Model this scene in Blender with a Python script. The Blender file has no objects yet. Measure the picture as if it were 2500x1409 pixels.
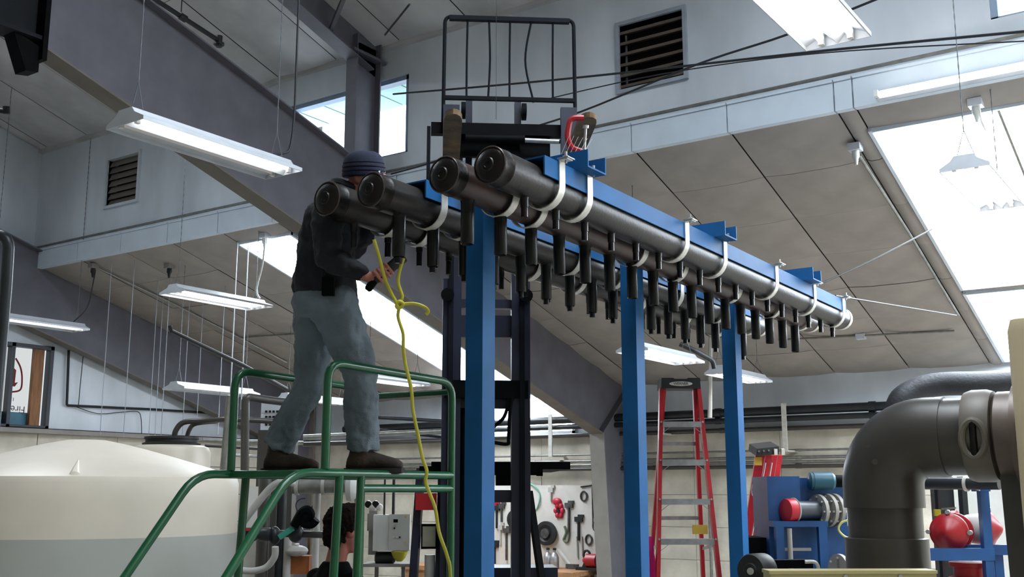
import bpy, math, random
from mathutils import Vector, Matrix
random.seed(7)
S = bpy.context.scene
COL = S.collection
# ------------------------------------------------------------------ camera
FPX, CAMH = 2650.0, 1.75
TH, PS = math.radians(10.6), math.radians(34.5)
CF = Vector((-math.sin(PS)*math.cos(TH), math.cos(PS)*math.cos(TH), math.sin(TH)))
CR = Vector((math.cos(PS), math.sin(PS), 0))
CU = CR.cross(CF)
cam_data = bpy.data.cameras.new('camera'); cam_data.sensor_width = 36; cam_data.lens = FPX/2500*36
cam_data.clip_start = 0.05; cam_data.clip_end = 200
cam = bpy.data.objects.new('camera', cam_data); COL.objects.link(cam)
m = Matrix((CR, CU, -CF)).transposed().to_4x4(); m.translation = Vector((0, 0, CAMH)); cam.matrix_world = m
S.camera = cam
# ------------------------------------------------------------------ sky, exposure
w = bpy.data.worlds.new('sky'); S.world = w; w.use_nodes = True
w.node_tree.nodes['Background'].inputs[0].default_value = (0.80, 0.90, 1.0, 1)
w.node_tree.nodes['Background'].inputs[1].default_value = 3.0
S.view_settings.view_transform = 'Standard'; S.view_settings.look = 'None'
S.view_settings.gamma = 1.0; S.view_settings.use_curve_mapping = False
S.view_settings.exposure = 1.2
S.cycles.caustics_reflective = False; S.cycles.caustics_refractive = False; S.cycles.max_bounces = 7
LAMP = 6          # tube radiance
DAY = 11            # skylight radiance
# ------------------------------------------------------------------ helpers
def ray(x, y): return CF + CR*((x-1250)/FPX) + CU*((704.5-y)/FPX)
def at(x, y, d): return Vector((0, 0, CAMH)) + ray(x, y)*d          # point seen at a pixel, at a depth
def onX(x, y, X): r = ray(x, y); return at(x, y, X/r.x)
def onY(x, y, Y): r = ray(x, y); return at(x, y, Y/r.y)
def onZ(x, y, Z): r = ray(x, y); return at(x, y, (Z-CAMH)/r.z)
V = Vector
X_, Y_, Z_ = V((1, 0, 0)), V((0, 1, 0)), V((0, 0, 1))

def lin(h):
    c = [int(h[i:i+2], 16)/255 for i in (0, 2, 4)]
    return tuple(x/12.92 if x <= .04045 else ((x+.055)/1.055)**2.4 for x in c)
MATS = {}
def mat(name, hexc, rough=.5, metal=0., ns=6., na=.18, bump=0., bs=40., spec=.5, hex2=None, stretch=(1, 1, 1), detail=4):
    """principled with a noise-mottled colour and optional fine relief"""
    if name in MATS: return MATS[name]
    M = bpy.data.materials.new(name); M.use_nodes = True; nt = M.node_tree; N = nt.nodes; L = nt.links
    b = N['Principled BSDF']; b.inputs['Roughness'].default_value = rough; b.inputs['Metallic'].default_value = metal
    b.inputs['Specular IOR Level'].default_value = spec
    c = lin(hexc); c2 = lin(hex2) if hex2 else tuple(x*(1-na*1.6) for x in c); c1 = c if hex2 else tuple(min(1, x*(1+na*.5)) for x in c)
    tc = N.new('ShaderNodeTexCoord'); mp = N.new('ShaderNodeMapping'); mp.inputs['Scale'].default_value = stretch
    nz = N.new('ShaderNodeTexNoise'); nz.inputs['Scale'].default_value = ns; nz.inputs['Detail'].default_value = detail
    L.new(tc.outputs['Object'], mp.inputs[0]); L.new(mp.outputs[0], nz.inputs['Vector'])
    rp = N.new('ShaderNodeValToRGB'); rp.color_ramp.elements[0].position = .32; rp.color_ramp.elements[1].position = .68
    rp.color_ramp.elements[0].color = (*c2, 1); rp.color_ramp.elements[1].color = (*c1, 1)
    L.new(nz.outputs[0], rp.inputs[0]); L.new(rp.outputs[0], b.inputs['Base Color'])
    if bump:
        n2 = N.new('ShaderNodeTexNoise'); n2.inputs['Scale'].default_value = bs; n2.inputs['Detail'].default_value = 3
        L.new(mp.outputs[0], n2.inputs['Vector'])
        bp = N.new('ShaderNodeBump'); bp.inputs['Strength'].default_value = bump; bp.inputs['Distance'].default_value = .02
        L.new(n2.outputs[0], bp.inputs['Height']); L.new(bp.outputs[0], b.inputs['Normal'])
    MATS[name] = M; return M
def emis(name, col, strength):
    if name in MATS: return MATS[name]
    M = bpy.data.materials.new(name); M.use_nodes = True; nt = M.node_tree
    nt.nodes.remove(nt.nodes['Principled BSDF']); e = nt.nodes.new('ShaderNodeEmission')
    e.inputs[0].default_value = (*col, 1); e.inputs[1].default_value = strength
    nt.links.new(e.outputs[0], nt.nodes['Material Output'].inputs[0]); MATS[name] = M; return M
def glass(name, col=(.95, .98, 1), alpha=.12):
    M = bpy.data.materials.new(name); M.use_nodes = True; nt = M.node_tree; N = nt.nodes; L = nt.links
    N.remove(N['Principled BSDF']); t = N.new('ShaderNodeBsdfTransparent'); t.inputs[0].default_value = (*col, 1)
    g = N.new('ShaderNodeBsdfGlossy'); g.inputs['Roughness'].default_value = .05
    mx = N.new('ShaderNodeMixShader'); mx.inputs[0].default_value = alpha
    L.new(t.outputs[0], mx.inputs[1]); L.new(g.outputs[0], mx.inputs[2]); L.new(mx.outputs[0], N['Material Output'].inputs[0])
    return M

class MB:
    def __init__(s): s.v = []; s.f = []
    def add(s, vs, fs):
        o = len(s.v); s.v += [V(p) for p in vs]; s.f += [tuple(i+o for i in f) for f in fs]; return s
    def obb(s, c, ax, ay, az):
        """box by centre and three half-axis vectors"""
        c = V(c); P = [c+ax*i+ay*j+az*k for i in (-1, 1) for j in (-1, 1) for k in (-1, 1)]
        return s.add(P, [(0, 1, 3, 2), (4, 6, 7, 5), (0, 4, 5, 1), (2, 3, 7, 6), (0, 2, 6, 4), (1, 5, 7, 3)])
    def box(s, a, b):
        a, b = V(a), V(b); c = (a+b)/2; h = (b-a)/2
        return s.obb(c, X_*abs(h.x), Y_*abs(h.y), Z_*abs(h.z))
    def bar(s, p, q, w, h, up=Z_):
        """rectangular bar from p to q; w across, h along up"""
        p, q = V(p), V(q); d = (q-p).normalized(); sx = d.cross(up)
        if sx.length < 1e-4: sx = d.cross(X_)
        sx.normalize(); u = sx.cross(d)
        return s.obb((p+q)/2, (q-p)/2, sx*(w/2), u*(h/2))
    def rings(s, R, caps=True, loop=False):
        n = len(R[0]); o = len(s.v)
        for r in R: s.v += [V(p) for p in r]
        k = len(R)
        for i in range(k if loop else k-1):
            a = o+i*n; b = o+((i+1) % k)*n
            for j in range(n): s.f.append((a+j, a+(j+1) % n, b+(j+1) % n, b+j))
        if caps and not loop:
            s.f.append(tuple(range(o+n-1, o-1, -1))); s.f.append(tuple(range(o+(k-1)*n, o+k*n)))
        return s
    def tube(s, pts, r, n=10, caps=True, loop=False):
        pts = [V(p) for p in pts]; k = len(pts); rr = r if isinstance(r, (list, tuple)) else [r]*k
        T = []
        for i in range(k):
            a = pts[i-1] if (i or loop) else pts[i]; b = pts[(i+1) % k] if (i < k-1 or loop) else pts[i]
            T.append((b-a).normalized() if (b-a).length > 1e-9 else Z_.copy())
        u = T[0].orthogonal().normalized(); R = []
        for i in range(k):
            u = (u-T[i]*u.dot(T[i])); u = u.normalized() if u.length > 1e-6 else T[i].orthogonal().normalized()
            w_ = T[i].cross(u)
            R.append([pts[i]+(u*math.cos(2*math.pi*j/n)+w_*math.sin(2*math.pi*j/n))*rr[i] for j in range(n)])
        return s.rings(R, caps, loop)
    def cyl(s, p, q, r, r2=None, n=14): return s.tube([p, q], [r, r if r2 is None else r2], n)
    def lathe(s, c, axis, prof, n=24, caps=True):
        """prof: (radius, distance along axis)"""
        c = V(c); a = V(axis).normalized(); u = a.orthogonal().normalized(); w_ = a.cross(u)
        return s.rings([[c+a*h+(u*math.cos(2*math.pi*j/n)+w_*math.sin(2*math.pi*j/n))*max(r, 1e-4) for j in range(n)] for r, h in prof], caps)
    def prism(s, poly, o, e1, e2, e3):
        """2-D polygon in axes e1,e2 from o, pushed along e3"""
        o = V(o); n = len(poly); A = [o+e1*x+e2*y for x, y in poly]; B = [p+e3 for p in A]
        return s.add(A+B, [tuple(range(n-1, -1, -1)), tuple(range(n, 2*n))]+[(i, (i+1) % n, n+(i+1) % n, n+i) for i in range(n)])
    def ell(s, c, rx, ry, rz, n=14, m_=8, R=None):
        c = V(c); ex, ey, ez = (R.col[0], R.col[1], R.col[2]) if R else (X_, Y_, Z_)
        return s.rings([[c+ex*(rx*math.sin(t)*math.cos(2*math.pi*j/n))+ey*(ry*math.sin(t)*math.sin(2*math.pi*j/n))-ez*(rz*math.cos(t)) for j in range(n)]
                        for t in [math.pi*(i+.15)/(m_+.3) for i in range(m_+1)]])
    def loft(s, secs, n=16):
        """secs: (centre, half-vector a, half-vector b)"""
        return s.rings([[V(c)+a*math.cos(2*math.pi*j/n)+b*math.sin(2*math.pi*j/n) for j in range(n)] for c, a, b in secs])
    def mesh(s, name, M, off=V((0, 0, 0)), smooth=True):
        me = bpy.data.meshes.new(name); me.from_pydata([tuple(p-off) for p in s.v], [], s.f); me.update()
        import bmesh
        bm = bmesh.new(); bm.from_mesh(me); bmesh.ops.recalc_face_normals(bm, faces=bm.faces); bm.to_mesh(me); bm.free()
        if smooth:
            for p in me.polygons: p.use_smooth = True
            me.set_sharp_from_angle(angle=math.radians(38))
        if M: me.materials.append(M)
        return me

def wloc(o):
    p = V((0, 0, 0))
    while o: p += o.location; o = o.parent
    return p
def link(name, data, parent=None, loc=(0, 0, 0)):
    o = bpy.data.objects.new(name, data); COL.objects.link(o); o.location = loc
    if parent: o.parent = parent
    return o
def part(name, mb, M, parent, label=None, stuff=False):
    """a mesh part; geometry given in world coordinates"""
    o = link(name, mb.mesh(name, M, wloc(parent)), parent)
    if label: o['label'] = label
    if stuff: o['kind'] = 'stuff'
    return o
def tag(o, label, cat, group=None, kind=None):
    if label: o['label'] = label
    if cat: o['category'] = cat
    if group: o['group'] = group
    if kind: o['kind'] = kind
    return o
def thing(name, label, cat, loc, group=None):
    return tag(link(name, None, None, loc), label, cat, group)
def solo(name, mb, M, label, cat, loc, group=None):
    """a thing that is one mesh"""
    o = link(name, mb.mesh(name, M, V(loc)), None, loc); return tag(o, label, cat, group)
def struct(name, mb, M, parent=None, loc=(0, 0, 0)):
    o = link(name, mb.mesh(name, M, V(loc) if not parent else wloc(parent)), parent, (0, 0, 0) if parent else loc)
    if not parent: o['kind'] = 'structure'
    return o
def smoothpath(P, k=6):
    P = [V(p) for p in P]; out = []
    for i in range(len(P)-1):
        a, b, c, d = P[max(i-1, 0)], P[i], P[i+1], P[min(i+2, len(P)-1)]
        for j in range(k):
            t = j/k; out.append(.5*((2*b)+(c-a)*t+(2*a-5*b+4*c-d)*t*t+(3*b-a-3*c+d)*t**3))
    return out+[P[-1]]
def bend(P, r, k=5):
    """polyline with rounded corners of radius r"""
    P = [V(p) for p in P]; out = [P[0]]
    for i in range(1, len(P)-1):
        a = (P[i-1]-P[i]); c = (P[i+1]-P[i]); q = min(r, a.length*.49, c.length*.49)
        s0, s1 = P[i]+a.normalized()*q, P[i]+c.normalized()*q
        for j in range(k+1):
            t = j/k; out.append(s0*(1-t)**2+P[i]*2*t*(1-t)+s1*t*t)
    return out+[P[-1]]
def text(s, parent, p, ex, ey, size, M, name='lettering', ext=.001):
    c = bpy.data.curves.new(name, 'FONT'); c.body = s; c.size = size; c.align_x = 'CENTER'; c.align_y = 'CENTER'; c.extrude = ext
    c.materials.append(M); o = link(name, c, None); ez = ex.cross(ey)
    me = bpy.data.meshes.new_from_object(o.evaluated_get(bpy.context.evaluated_depsgraph_get())); bpy.data.objects.remove(o); o = link(name, me, parent)
    mm = Matrix((ex, ey, ez)).transposed().to_4x4(); mm.translation = V(p)-wloc(parent); o.matrix_local = mm
    return o
# ------------------------------------------------------------------ materials
m_wall = mat('insulation_white', 'd2d9e1', .55, ns=1.3, na=.16, bump=.25, bs=5, stretch=(1, 1, .45), detail=6)
m_band = mat('flashing_white', 'ccd7e1', .4, ns=3, na=.06)
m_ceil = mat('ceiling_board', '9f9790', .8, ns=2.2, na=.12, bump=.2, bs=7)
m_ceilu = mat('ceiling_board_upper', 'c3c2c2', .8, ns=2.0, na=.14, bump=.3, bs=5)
m_seam = mat('dark_seam', '3d3b3a', .9)
m_conc = mat('concrete', 'd3ccbc', .85, ns=2.2, na=.2, bump=.3, bs=14, detail=8)
m_floor = mat('floor_concrete', 'a19d96', .7, ns=3, na=.2)
m_steel = mat('grey_painted_steel', '62616a', .6, ns=4, na=.1)
m_steelc = mat('grey_painted_column', '8b8680', .6, ns=4, na=.1)
m_pipe = mat('raw_black_steel', '241f1c', .4, .35, ns=9, na=.35, bump=.06, bs=60, hex2='181412')
m_cap = mat('forged_cap_steel', '1b1614', .36, .5, ns=14, na=.35, bump=.1, bs=50)
m_nozz = mat('black_nipple_steel', '08080a', .3, 0, spec=.3, ns=16, na=.3)
m_blue = mat('blue_rack_paint', '1b568a', .6, spec=.15, ns=5, na=.1)
m_zinc = mat('galvanised_strap', 'd6d3cb', .38, .35, ns=20, na=.1)
m_bolt = mat('zinc_bolt', 'b9b9b6', .35, .8, ns=30, na=.15)
m_navy = mat('forklift_navy', '10152e', .45, ns=7, na=.3)
m_black = mat('black_grease_steel', '08090c', .6, 0, spec=.06, ns=12, na=.4)
m_cage = mat('backrest_steel', '0d1219', .7, 0, spec=.12, ns=10, na=.3)
m_rust = mat('worn_fork_steel', '6e5533', .75, 0, ns=9, na=.5, bump=.2, bs=40, hex2='3a2c1d')
m_green = mat('green_tube_paint', '0f5230', .28, ns=6, na=.14)
m_red = mat('red_paint', 'a5131f', .4, ns=6, na=.15)
m_lred = mat('ladder_red_fibreglass', 'b51c28', .4, ns=8, na=.12)
m_alu = mat('aluminium', 'a6a6a6', .42, .7, ns=20, na=.12)
m_fix = mat('fixture_white_enamel', 'c6cbd2', .4, ns=6, na=.06)
m_socket = mat('lamp_holder', 'e2e2de', .5, na=.05)
m_tank = mat('tank_polyethylene', 'e0d6c6', .42, ns=2, na=.06)
m_water = mat('tank_polyethylene_wet', 'b4b6af', .42, ns=2, na=.06)
m_pvc = mat('grey_pvc', '403d39', .36, ns=5, na=.08)
m_pvcl = mat('light_pvc', 'b5b3ae', .45, ns=5, na=.08)
m_dkpipe = mat('dark_pipe_paint', '23272b', .4, .2, ns=6, na=.2)
m_cond = mat('conduit_steel', '8d8d88', .4, .6, ns=15, na=.15)
m_wire = mat('black_cable', '14171b', .6, na=.1)
m_chain = mat('lamp_chain_steel', '6d7175', .5, .4, na=.1)
m_string = mat('pale_cord', '9a9fa6', .6, na=.05)
m_yel = mat('yellow_cord', 'bdb636', .5, na=.1)
m_wood = mat('bench_wood', 'a87a52', .6, ns=5, na=.25, stretch=(1, 8, 8))
m_brown = mat('brown_board', '8a5f3b', .7, ns=5, na=.25, stretch=(6, 6, .8))
m_white = mat('white_paint', 'cfd0cc', .5, na=.05)
m_cream = mat('tan_enamel', 'b9a98a', .45, ns=4, na=.06)
m_beige = mat('beige_enamel', 'b5aa77', .45, ns=4, na=.08)
m_rubber = mat('black_rubber', '19191a', .6, ns=20, na=.2)
m_teal = mat('teal_motor_paint', '1f5668', .4, ns=6, na=.15)
m_tube = emis('lit_tube', (1.0, .97, .92), LAMP)
m_tubeoff = emis('dim_tube', (1.0, .97, .92), LAMP*.02)
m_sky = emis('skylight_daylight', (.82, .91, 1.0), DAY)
# ------------------------------------------------------------------ building shell
YC, YF, XE, XR, YB = 8.3, 13.6, -13.7, 5.0, -9.0
def zl(y): return 4.73-.29*(y-YC)
def zu(y): return 6.42-.29*(y-YC)
YR = -1.0                                                        # ridge
floor = struct('floor', MB().box((XE-.2, YB-.2, -.2), (XR+.2, YF+.2, 0)), m_floor)
# far wall: insulated band on top, cast concrete courses below
wall_far = struct('wall_far', MB().box((XE-.2, YF+.05, 0), (XR+.2, YF+.25, 3.6)), m_seam)
struct('insulation_band', MB().box((XE, YF-.03, 2.57), (XR, YF+.06, 3.34)), m_wall, wall_far)
xs = [XE+.02+i*1.22 for i in range(16)]
cm = MB().box((0, 0, 0), (1.214, .07, .42)).mesh('concrete_panel', m_conc)
for i, x in enumerate(xs):
    for k in range(6):
        dx = 0 if k % 2 == 0 else -.0
        o = link('concrete_panel', cm, wall_far, (x, YF-.02-random.uniform(0, .006), .012+k*.425))
struct('ledge', MB().box((XE, YF-.1, 2.545), (XR, YF, 2.575)), m_steelc, wall_far)
# near side walls (behind and right of the camera)
struct('wall_right', MB().box((XR, YB, 0), (XR+.2, YF+.2, 10)), m_conc)
struct('wall_back', MB().box((XE-.2, YB-.2, 0), (XR+.2, YB, 7.5)), m_conc)
# left end wall with a window opening (Y 7.35..8.78, Z 2.60..3.72)
wl = MB(); wy0, wy1, wz0, wz1 = 7.25, 8.72, 2.6, 3.72
wl.box((XE-.25, YB, 0), (XE-.03, wy0, 10)).box((XE-.25, wy1, 0), (XE-.03, YF+.2, 10)).box((XE-.25, wy0, 0), (XE-.03, wy1, wz0)).box((XE-.25, wy0, wz1), (XE-.03, wy1, 10))
wall_left = struct('wall_left', wl, m_seam)
il = MB(); il.box((XE-.04, YB, 2.6), (XE, wy0, 10)).box((XE-.04, wy1, 2.6), (XE, YF, 6)).box((XE-.04, wy0, wz1), (XE, wy1, 10))
struct('insulation_lining', il, m_wall, wall_left)
for i in range(18):
    y = YB+.01+i*1.255
    for k in range(6):
        struct('concrete_panel', MB().box((XE-.04, y, .012+k*.425), (XE+.01+random.uniform(0, .006), min(y+1.245, YF), .427+k*.425)), m_conc, wall_left)
struct('trim_1', MB().box((XE, YB, 2.52), (XE+.16, YF, 2.58)), m_steelc)
# clerestory wall with openings
HOLES = [(-8.82, -7.02, 5.22, 6.08), (-1.36, .55, 5.22, 6.08), (-4.5, -3.86, 5.34, 5.96), (-12.12, -11.48, 5.4, 6.02)]
cw = MB(); xe = sorted({XE, XR, *[h[0] for h in HOLES], *[h[1] for h in HOLES]})
for a, b in zip(xe, xe[1:]):
    hs = [h for h in HOLES if h[0] <= a and h[1] >= b]
    if hs: cw.box((a, YC, 4.95), (b, YC+.14, hs[0][2])).box((a, YC, hs[0][3]), (b, YC+.14, 6.75))
    else: cw.box((a, YC, 4.95), (b, YC+.14, 6.75))
wall_cl = struct('wall_clerestory', cw, m_wall)
# flashing band, one piece per bay of boards, and the conduit ledge above it
SEAMS = [XE]+[-2.55-.914*k for k in range(12, -1, -1)]+[-2.4, -.45, .47, 1.38, 3.2, 4.1, XR]
SEAMS = sorted(s for s in SEAMS if s >= XE)
for a, b in zip(SEAMS, SEAMS[1:]):
    struct('flashing', MB().box((a+.006, YC-.05, 4.73), (b-.006, YC+.02, 4.975)).box((a+.006, YC-.062, 4.972), (b-.006, YC+.02, 4.995)), m_band, wall_cl)
struct('trim_2', MB().tube([(XE, YC-.05, 5.03), (XR, YC-.05, 5.03)], .016, 8), m_cond)
struct('trim_3', MB().box((XE, YC-.05, 6.40), (XR, YC+.01, 6.46)), m_ceilu)
# ceilings: dark deck with boards below it
SK = [(-2.4, -.45, 8.62, 11.6), (-2.4, -.45, 11.68, 13.5), (-9.86, -8.95, 8.55, 13.5), (1.38, 3.2, 8.95, 13.2)]  # last one is unseen, added at right for more light
dk = MB(); slope = V((0, 1, -.29))
def deck(mb, x0, x1, y0, y1, zf, up=.06, t=.1):
    P = [V((x, y, zf(y)+up+dz)) for x in (x0, x1) for y in (y0, y1) for dz in (0, t)]
    mb.add(P, [(0, 1, 3, 2), (4, 6, 7, 5), (0, 4, 5, 1), (2, 3, 7, 6), (0, 2, 6, 4), (1, 5, 7, 3)])
xe = sorted({XE-.1, XR+.1, -9.86, -8.95, -2.4, -.45, 1.38, 3.2})
for a, b in zip(xe, xe[1:]):
    if a == -9.86: deck(dk, a, b, YC, 8.55, zl); deck(dk, a, b, 13.5, YF+.15, zl)
    elif a == 1.38: deck(dk, a, b, YC, 8.95, zl); deck(dk, a, b, 13.2, YF+.15, zl)
    elif a == -2.4: deck(dk, a, b, YC, 8.62, zl); deck(dk, a, b, 11.6, 11.68, zl); deck(dk, a, b, 13.5, YF+.15, zl)
    else: deck(dk, a, b, YC, YF+.15, zl)
ceil_l = struct('ceiling_lower', dk, m_seam)
FILL_SU = [(-9.86, -8.95, 2.6, 5.6), (-2.4, -.45, 2.6, 5.6), (1.38, 3.2, 2.6, 5.6)]           # unseen upper-roof skylights, added as fill light
du = MB(); xe = sorted({XE-.1, XR+.1, *[s[0] for s in FILL_SU], *[s[1] for s in FILL_SU]})
for a, b in zip(xe, xe[1:]):
    if any(s[0] == a for s in FILL_SU): deck(du, a, b, YR, 2.6, zu); deck(du, a, b, 5.6, YC+.25, zu)
    else: deck(du, a, b, YR, YC+.25, zu)
ceil_u = struct('ceiling_upper', du, m_seam)
db = MB(); zb = lambda y: zu(YR)-.29*(YR-y); deck(db, XE-.1, XR+.1, YB-.1, YR, zb)
struct('ceiling_back', db, m_ceilu)
board_cache = {}
def board(parent, x0, x1, y0, y1, zf, M, tagk):
    wv, lv = round(x1-x0, 3), round(y1-y0, 3); key = (wv, lv, tagk)
    if key not in board_cache:
        mb = MB(); n = 4; R = []
        for j in range(n+1):
            for i in range(n+1):
                u, v = i/n, j/n; s = 0.014*math.sin(math.pi*u)*math.sin(math.pi*v)
                e = .012 if i in (0, n) else (.004 if j in (0, n) else 0)
                R.append(V((u*(wv-.012)+.006, v*(lv-.003)+.0015, -.29*(v*(lv-.003)+.0015)-s+e*2)))
        f = [(j*(n+1)+i, j*(n+1)+i+1, (j+1)*(n+1)+i+1, (j+1)*(n+1)+i) for j in range(n) for i in range(n)]
        mb.add(R, f); board_cache[key] = mb.mesh('ceiling_board', M)
    link('ceiling_board', board_cache[key], parent, (x0, y0, zf(y0)+random.uniform(-.003, .003)))
ROWS = [YC+.757*i for i in range(8)]
for a, b in zip(SEAMS, SEAMS[1:]):
    for y0, y1 in zip(ROWS, ROWS[1:]):
        segs = [(y0, y1)]
        for s in SK:
            if s[0] <= a+.01 and s[1] >= b-.01:
                ns = []
                for p, q in segs:
                    if q <= s[2] or p >= s[3]: ns.append((p, q)); continue
                    if p < s[2]: ns.append((p, s[2]))
                    if q > s[3]: ns.append((s[3], q))
                segs = ns
        for p, q in segs:
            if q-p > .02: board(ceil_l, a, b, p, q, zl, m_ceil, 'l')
ROWU = [YC-1.5*i for i in range(5)][::-1]
for a, b in zip(SEAMS, SEAMS[1:]):
    lit = any(s[0] <= a+.01 and s[1] >= b-.01 for s in FILL_SU)
    for y0, y1 in zip(ROWU, ROWU[1:]):
        if lit and y0 < 5.6:
            if y1 > 5.6: board(ceil_u, a, b, 5.6, y1, zu, m_ceilu, 'u')
            if y0 < 2.6: board(ceil_u, a, b, y0, 2.6, zu, m_ceilu, 'u')
        else: board(ceil_u, a, b, y0, y1, zu, m_ceilu, 'u')
du2 = MB()
for a, b in zip(xe2 := sorted({XE, XR, *[s[0] for s in FILL_SU], *[s[1] for s in FILL_SU]}), xe2[1:]): deck(du2, a, b, YR, ROWU[0], zu, 0.0, .02)
struct('ceiling_lining', du2, m_ceilu, ceil_u)
# skylights: translucent roof panels lit by the sky, plus the added unseen fill ones
for i, s in enumerate(SK+FILL_SU):
    zl_ = zl if i < len(SK) else zu
    mb = MB(); deck(mb, s[0]+.01, s[1]-.01, s[2]+.01, s[3]-.01, zl_, .05, .01)
    o = link('window_%d' % (4+i), None); o['kind'] = 'structure'
    part('pane', mb, m_sky, o)
    fr = MB()
    for x in (s[0]+.015, s[1]-.015): fr.bar((x, s[2], zl_(s[2])+.03), (x, s[3], zl_(s[3])+.03), .03, .08)
    for y in (s[2]+.015, s[3]-.015): fr.bar((s[0], y, zl_(y)+.03), (s[1], y, zl_(y)+.03), .03, .08)
    part('window_frame', fr, m_band, o)
    if i < 2: part('mullion', MB().bar(((s[0]+s[1])/2, s[2], zl_(s[2])+.035), ((s[0]+s[1])/2, s[3], zl_(s[3])+.035), .02, .03), m_cond, o)
# added glowing panel standing in for the overbright wall band behind the forklift
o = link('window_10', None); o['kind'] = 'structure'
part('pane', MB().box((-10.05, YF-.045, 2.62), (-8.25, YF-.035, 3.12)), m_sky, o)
part('window_frame', MB().box((-10.1, YF-.06, 2.58), (-8.2, YF-.03, 2.62)).box((-10.1, YF-.06, 3.12), (-8.2, YF-.03, 3.16)).box((-10.1, YF-.06, 2.58), (-10.05, YF-.03, 3.16)).box((-8.25, YF-.06, 2.58), (-8.2, YF-.03, 3.16)), m_band, o)  # border of the added glowing panel
# clerestory windows
m_glass = glass('window_glass')
m_frame = mat('window_frame_paint', '7f93ab', .45, na=.08)
for i, h in enumerate(HOLES[:2]):
    o = link('window_%d' % (i+1), None); o['kind'] = 'structure'
    fr = MB(); t = .05
    fr.box((h[0], YC+.02, h[2]), (h[0]+t, YC+.12, h[3])).box((h[1]-t, YC+.02, h[2]), (h[1], YC+.12, h[3]))
    fr.box((h[0], YC+.02, h[2]), (h[1], YC+.12, h[2]+.02)).box((h[0], YC+.02, h[3]-t), (h[1], YC+.12, h[3]))
    part('window_frame', fr, m_frame, o)
    part('pane', MB().box((h[0]+t, YC+.06, h[2]+.02), (h[1]-t, YC+.066, h[3]-t)), m_glass, o)
# eave soffit outside the clerestory windows
m_soff = mat('soffit_pale_green', 'a9cdbf', .6, na=.05)
ev = struct('trim_4', MB().box((XE, YC+.14, 6.2), (XR, 9.2, 6.26)), m_seam)
for k in range(48):
    x = XE+k*.39
    struct('soffit_panel', MB().box((x+.012, YC+.14, 6.17), (x+.378, 9.2, 6.2)), m_soff, ev)
# louvred wall vents
m_louv = mat('vent_slat', '5d5248', .6, na=.15); m_lfr = mat('vent_frame', '9aa3ae', .5, na=.1); m_dark = mat('vent_depth', '0b0c0f', .9)
m_louv2 = mat('vent_slat_closed', '6d6660', .6, na=.1)
for i, h in enumerate(HOLES[2:]):
    lab = ['open louvred wall vent with brown slats high beside the forklift cage', 'closed louvred wall vent with grey slats above the hanging fixtures'][i]
    o = thing('wall_vent', lab, 'vent', ((h[0]+h[1])/2, YC, h[2]))
    fr = MB(); t = .035
    fr.box((h[0]-t, YC-.03, h[2]-t), (h[0], YC+.1, h[3]+t)).box((h[1], YC-.03, h[2]-t), (h[1]+t, YC+.1, h[3]+t))
    fr.box((h[0], YC-.03, h[3]), (h[1], YC+.1, h[3]+t)).box((h[0], YC-.03, h[2]-t), (h[1], YC+.1, h[2]))
    part('vent_frame', fr, m_lfr if i == 0 else m_wall, o)
    part('vent_back', MB().box((h[0]-.12, YC+.145, h[2]-.12), (h[1]+.12, YC+.165, h[3]+.12)), m_dark, o)
    n = 6 if i == 0 else 7
    for k in range(n):
        z = h[2]+(k+.5)*(h[3]-h[2])/n
        q = MB()
        if i == 0: q.obb((sum(h[:2])/2, YC+.05, z), X_*(h[1]-h[0])/2, V((0, .055, .018)), V((0, -.003, .012)))
        else: q.obb((sum(h[:2])/2, YC+.035, z), X_*(h[1]-h[0])/2, V((0, .02, .043)), V((0, .003, -.002)))
        part('slat', q, m_louv if i == 0 else m_louv2, o)
# left end-wall window, papered over from outside
o = link('window_3', None); o['kind'] = 'structure'
m_wfr = mat('end_window_frame', '1d2430', .5, na=.1)
fr = MB()
for y in (wy0, 8.1, wy1-.05): fr.box((XE-.1, y, wz0), (XE+.02, y+.05, wz1))
fr.box((XE-.1, wy0, wz1-.05), (XE+.02, wy1, wz1)).box((XE-.1, wy0, wz0), (XE+.02, wy1, wz0+.03))
part('window_frame', fr, m_wfr, o)
part('pane', MB().box((XE-.12, wy0, wz0), (XE-.11, wy1, wz1)), emis('papered_glass', (.82, .9, .95), DAY*.035), o)
tl = mat('teal_sheet', '3b6f86', .6); part('pane_film', MB().box((XE-.10, wy0, wz0+.03), (XE-.09, 8.55, wz0+.2)).box((XE-.10, wy0, wz1-.22), (XE-.09, 8.22, wz1-.03)), tl, o)
sh = part('poster', MB().box((XE-.095, 7.3, wz0+.2), (XE-.085, 8.44, wz1-.06)), emis('backlit_paper', (.88, .92, .93), DAY*.03), o)
m_ink = mat('maroon_ink', '7c1224', .7); m_ink2 = mat('grey_ink', '4a3f47', .7)
pp = smoothpath([V((XE-.08, a, b)) for a, b in [(8.17, 3.06), (8.32, 3.1), (8.335, 3.25), (8.30, 3.4), (8.22, 3.52)]])
part('shield_outline', MB().tube(pp, .012, 6), m_ink, sh)
part('flame_mark', MB().prism([(8.16, 3.14), (8.24, 3.14), (8.28, 3.2), (8.235, 3.19), (8.24, 3.36), (8.16, 3.42)], (XE-.086, 0, 0), Y_, Z_, X_*.008), m_ink, sh)
text('Fires', sh, (XE-.08, 8.285, 2.84), -Y_, -Z_, .135, m_ink2)
text('151', sh, (XE-.08, 8.2, 2.97), -Y_, -Z_, .07, m_ink2)
part('board', MB().box((XE-.08, 8.45, wz0+.02), (XE-.02, 8.6, wz1-.02)), m_brown, o)
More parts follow.
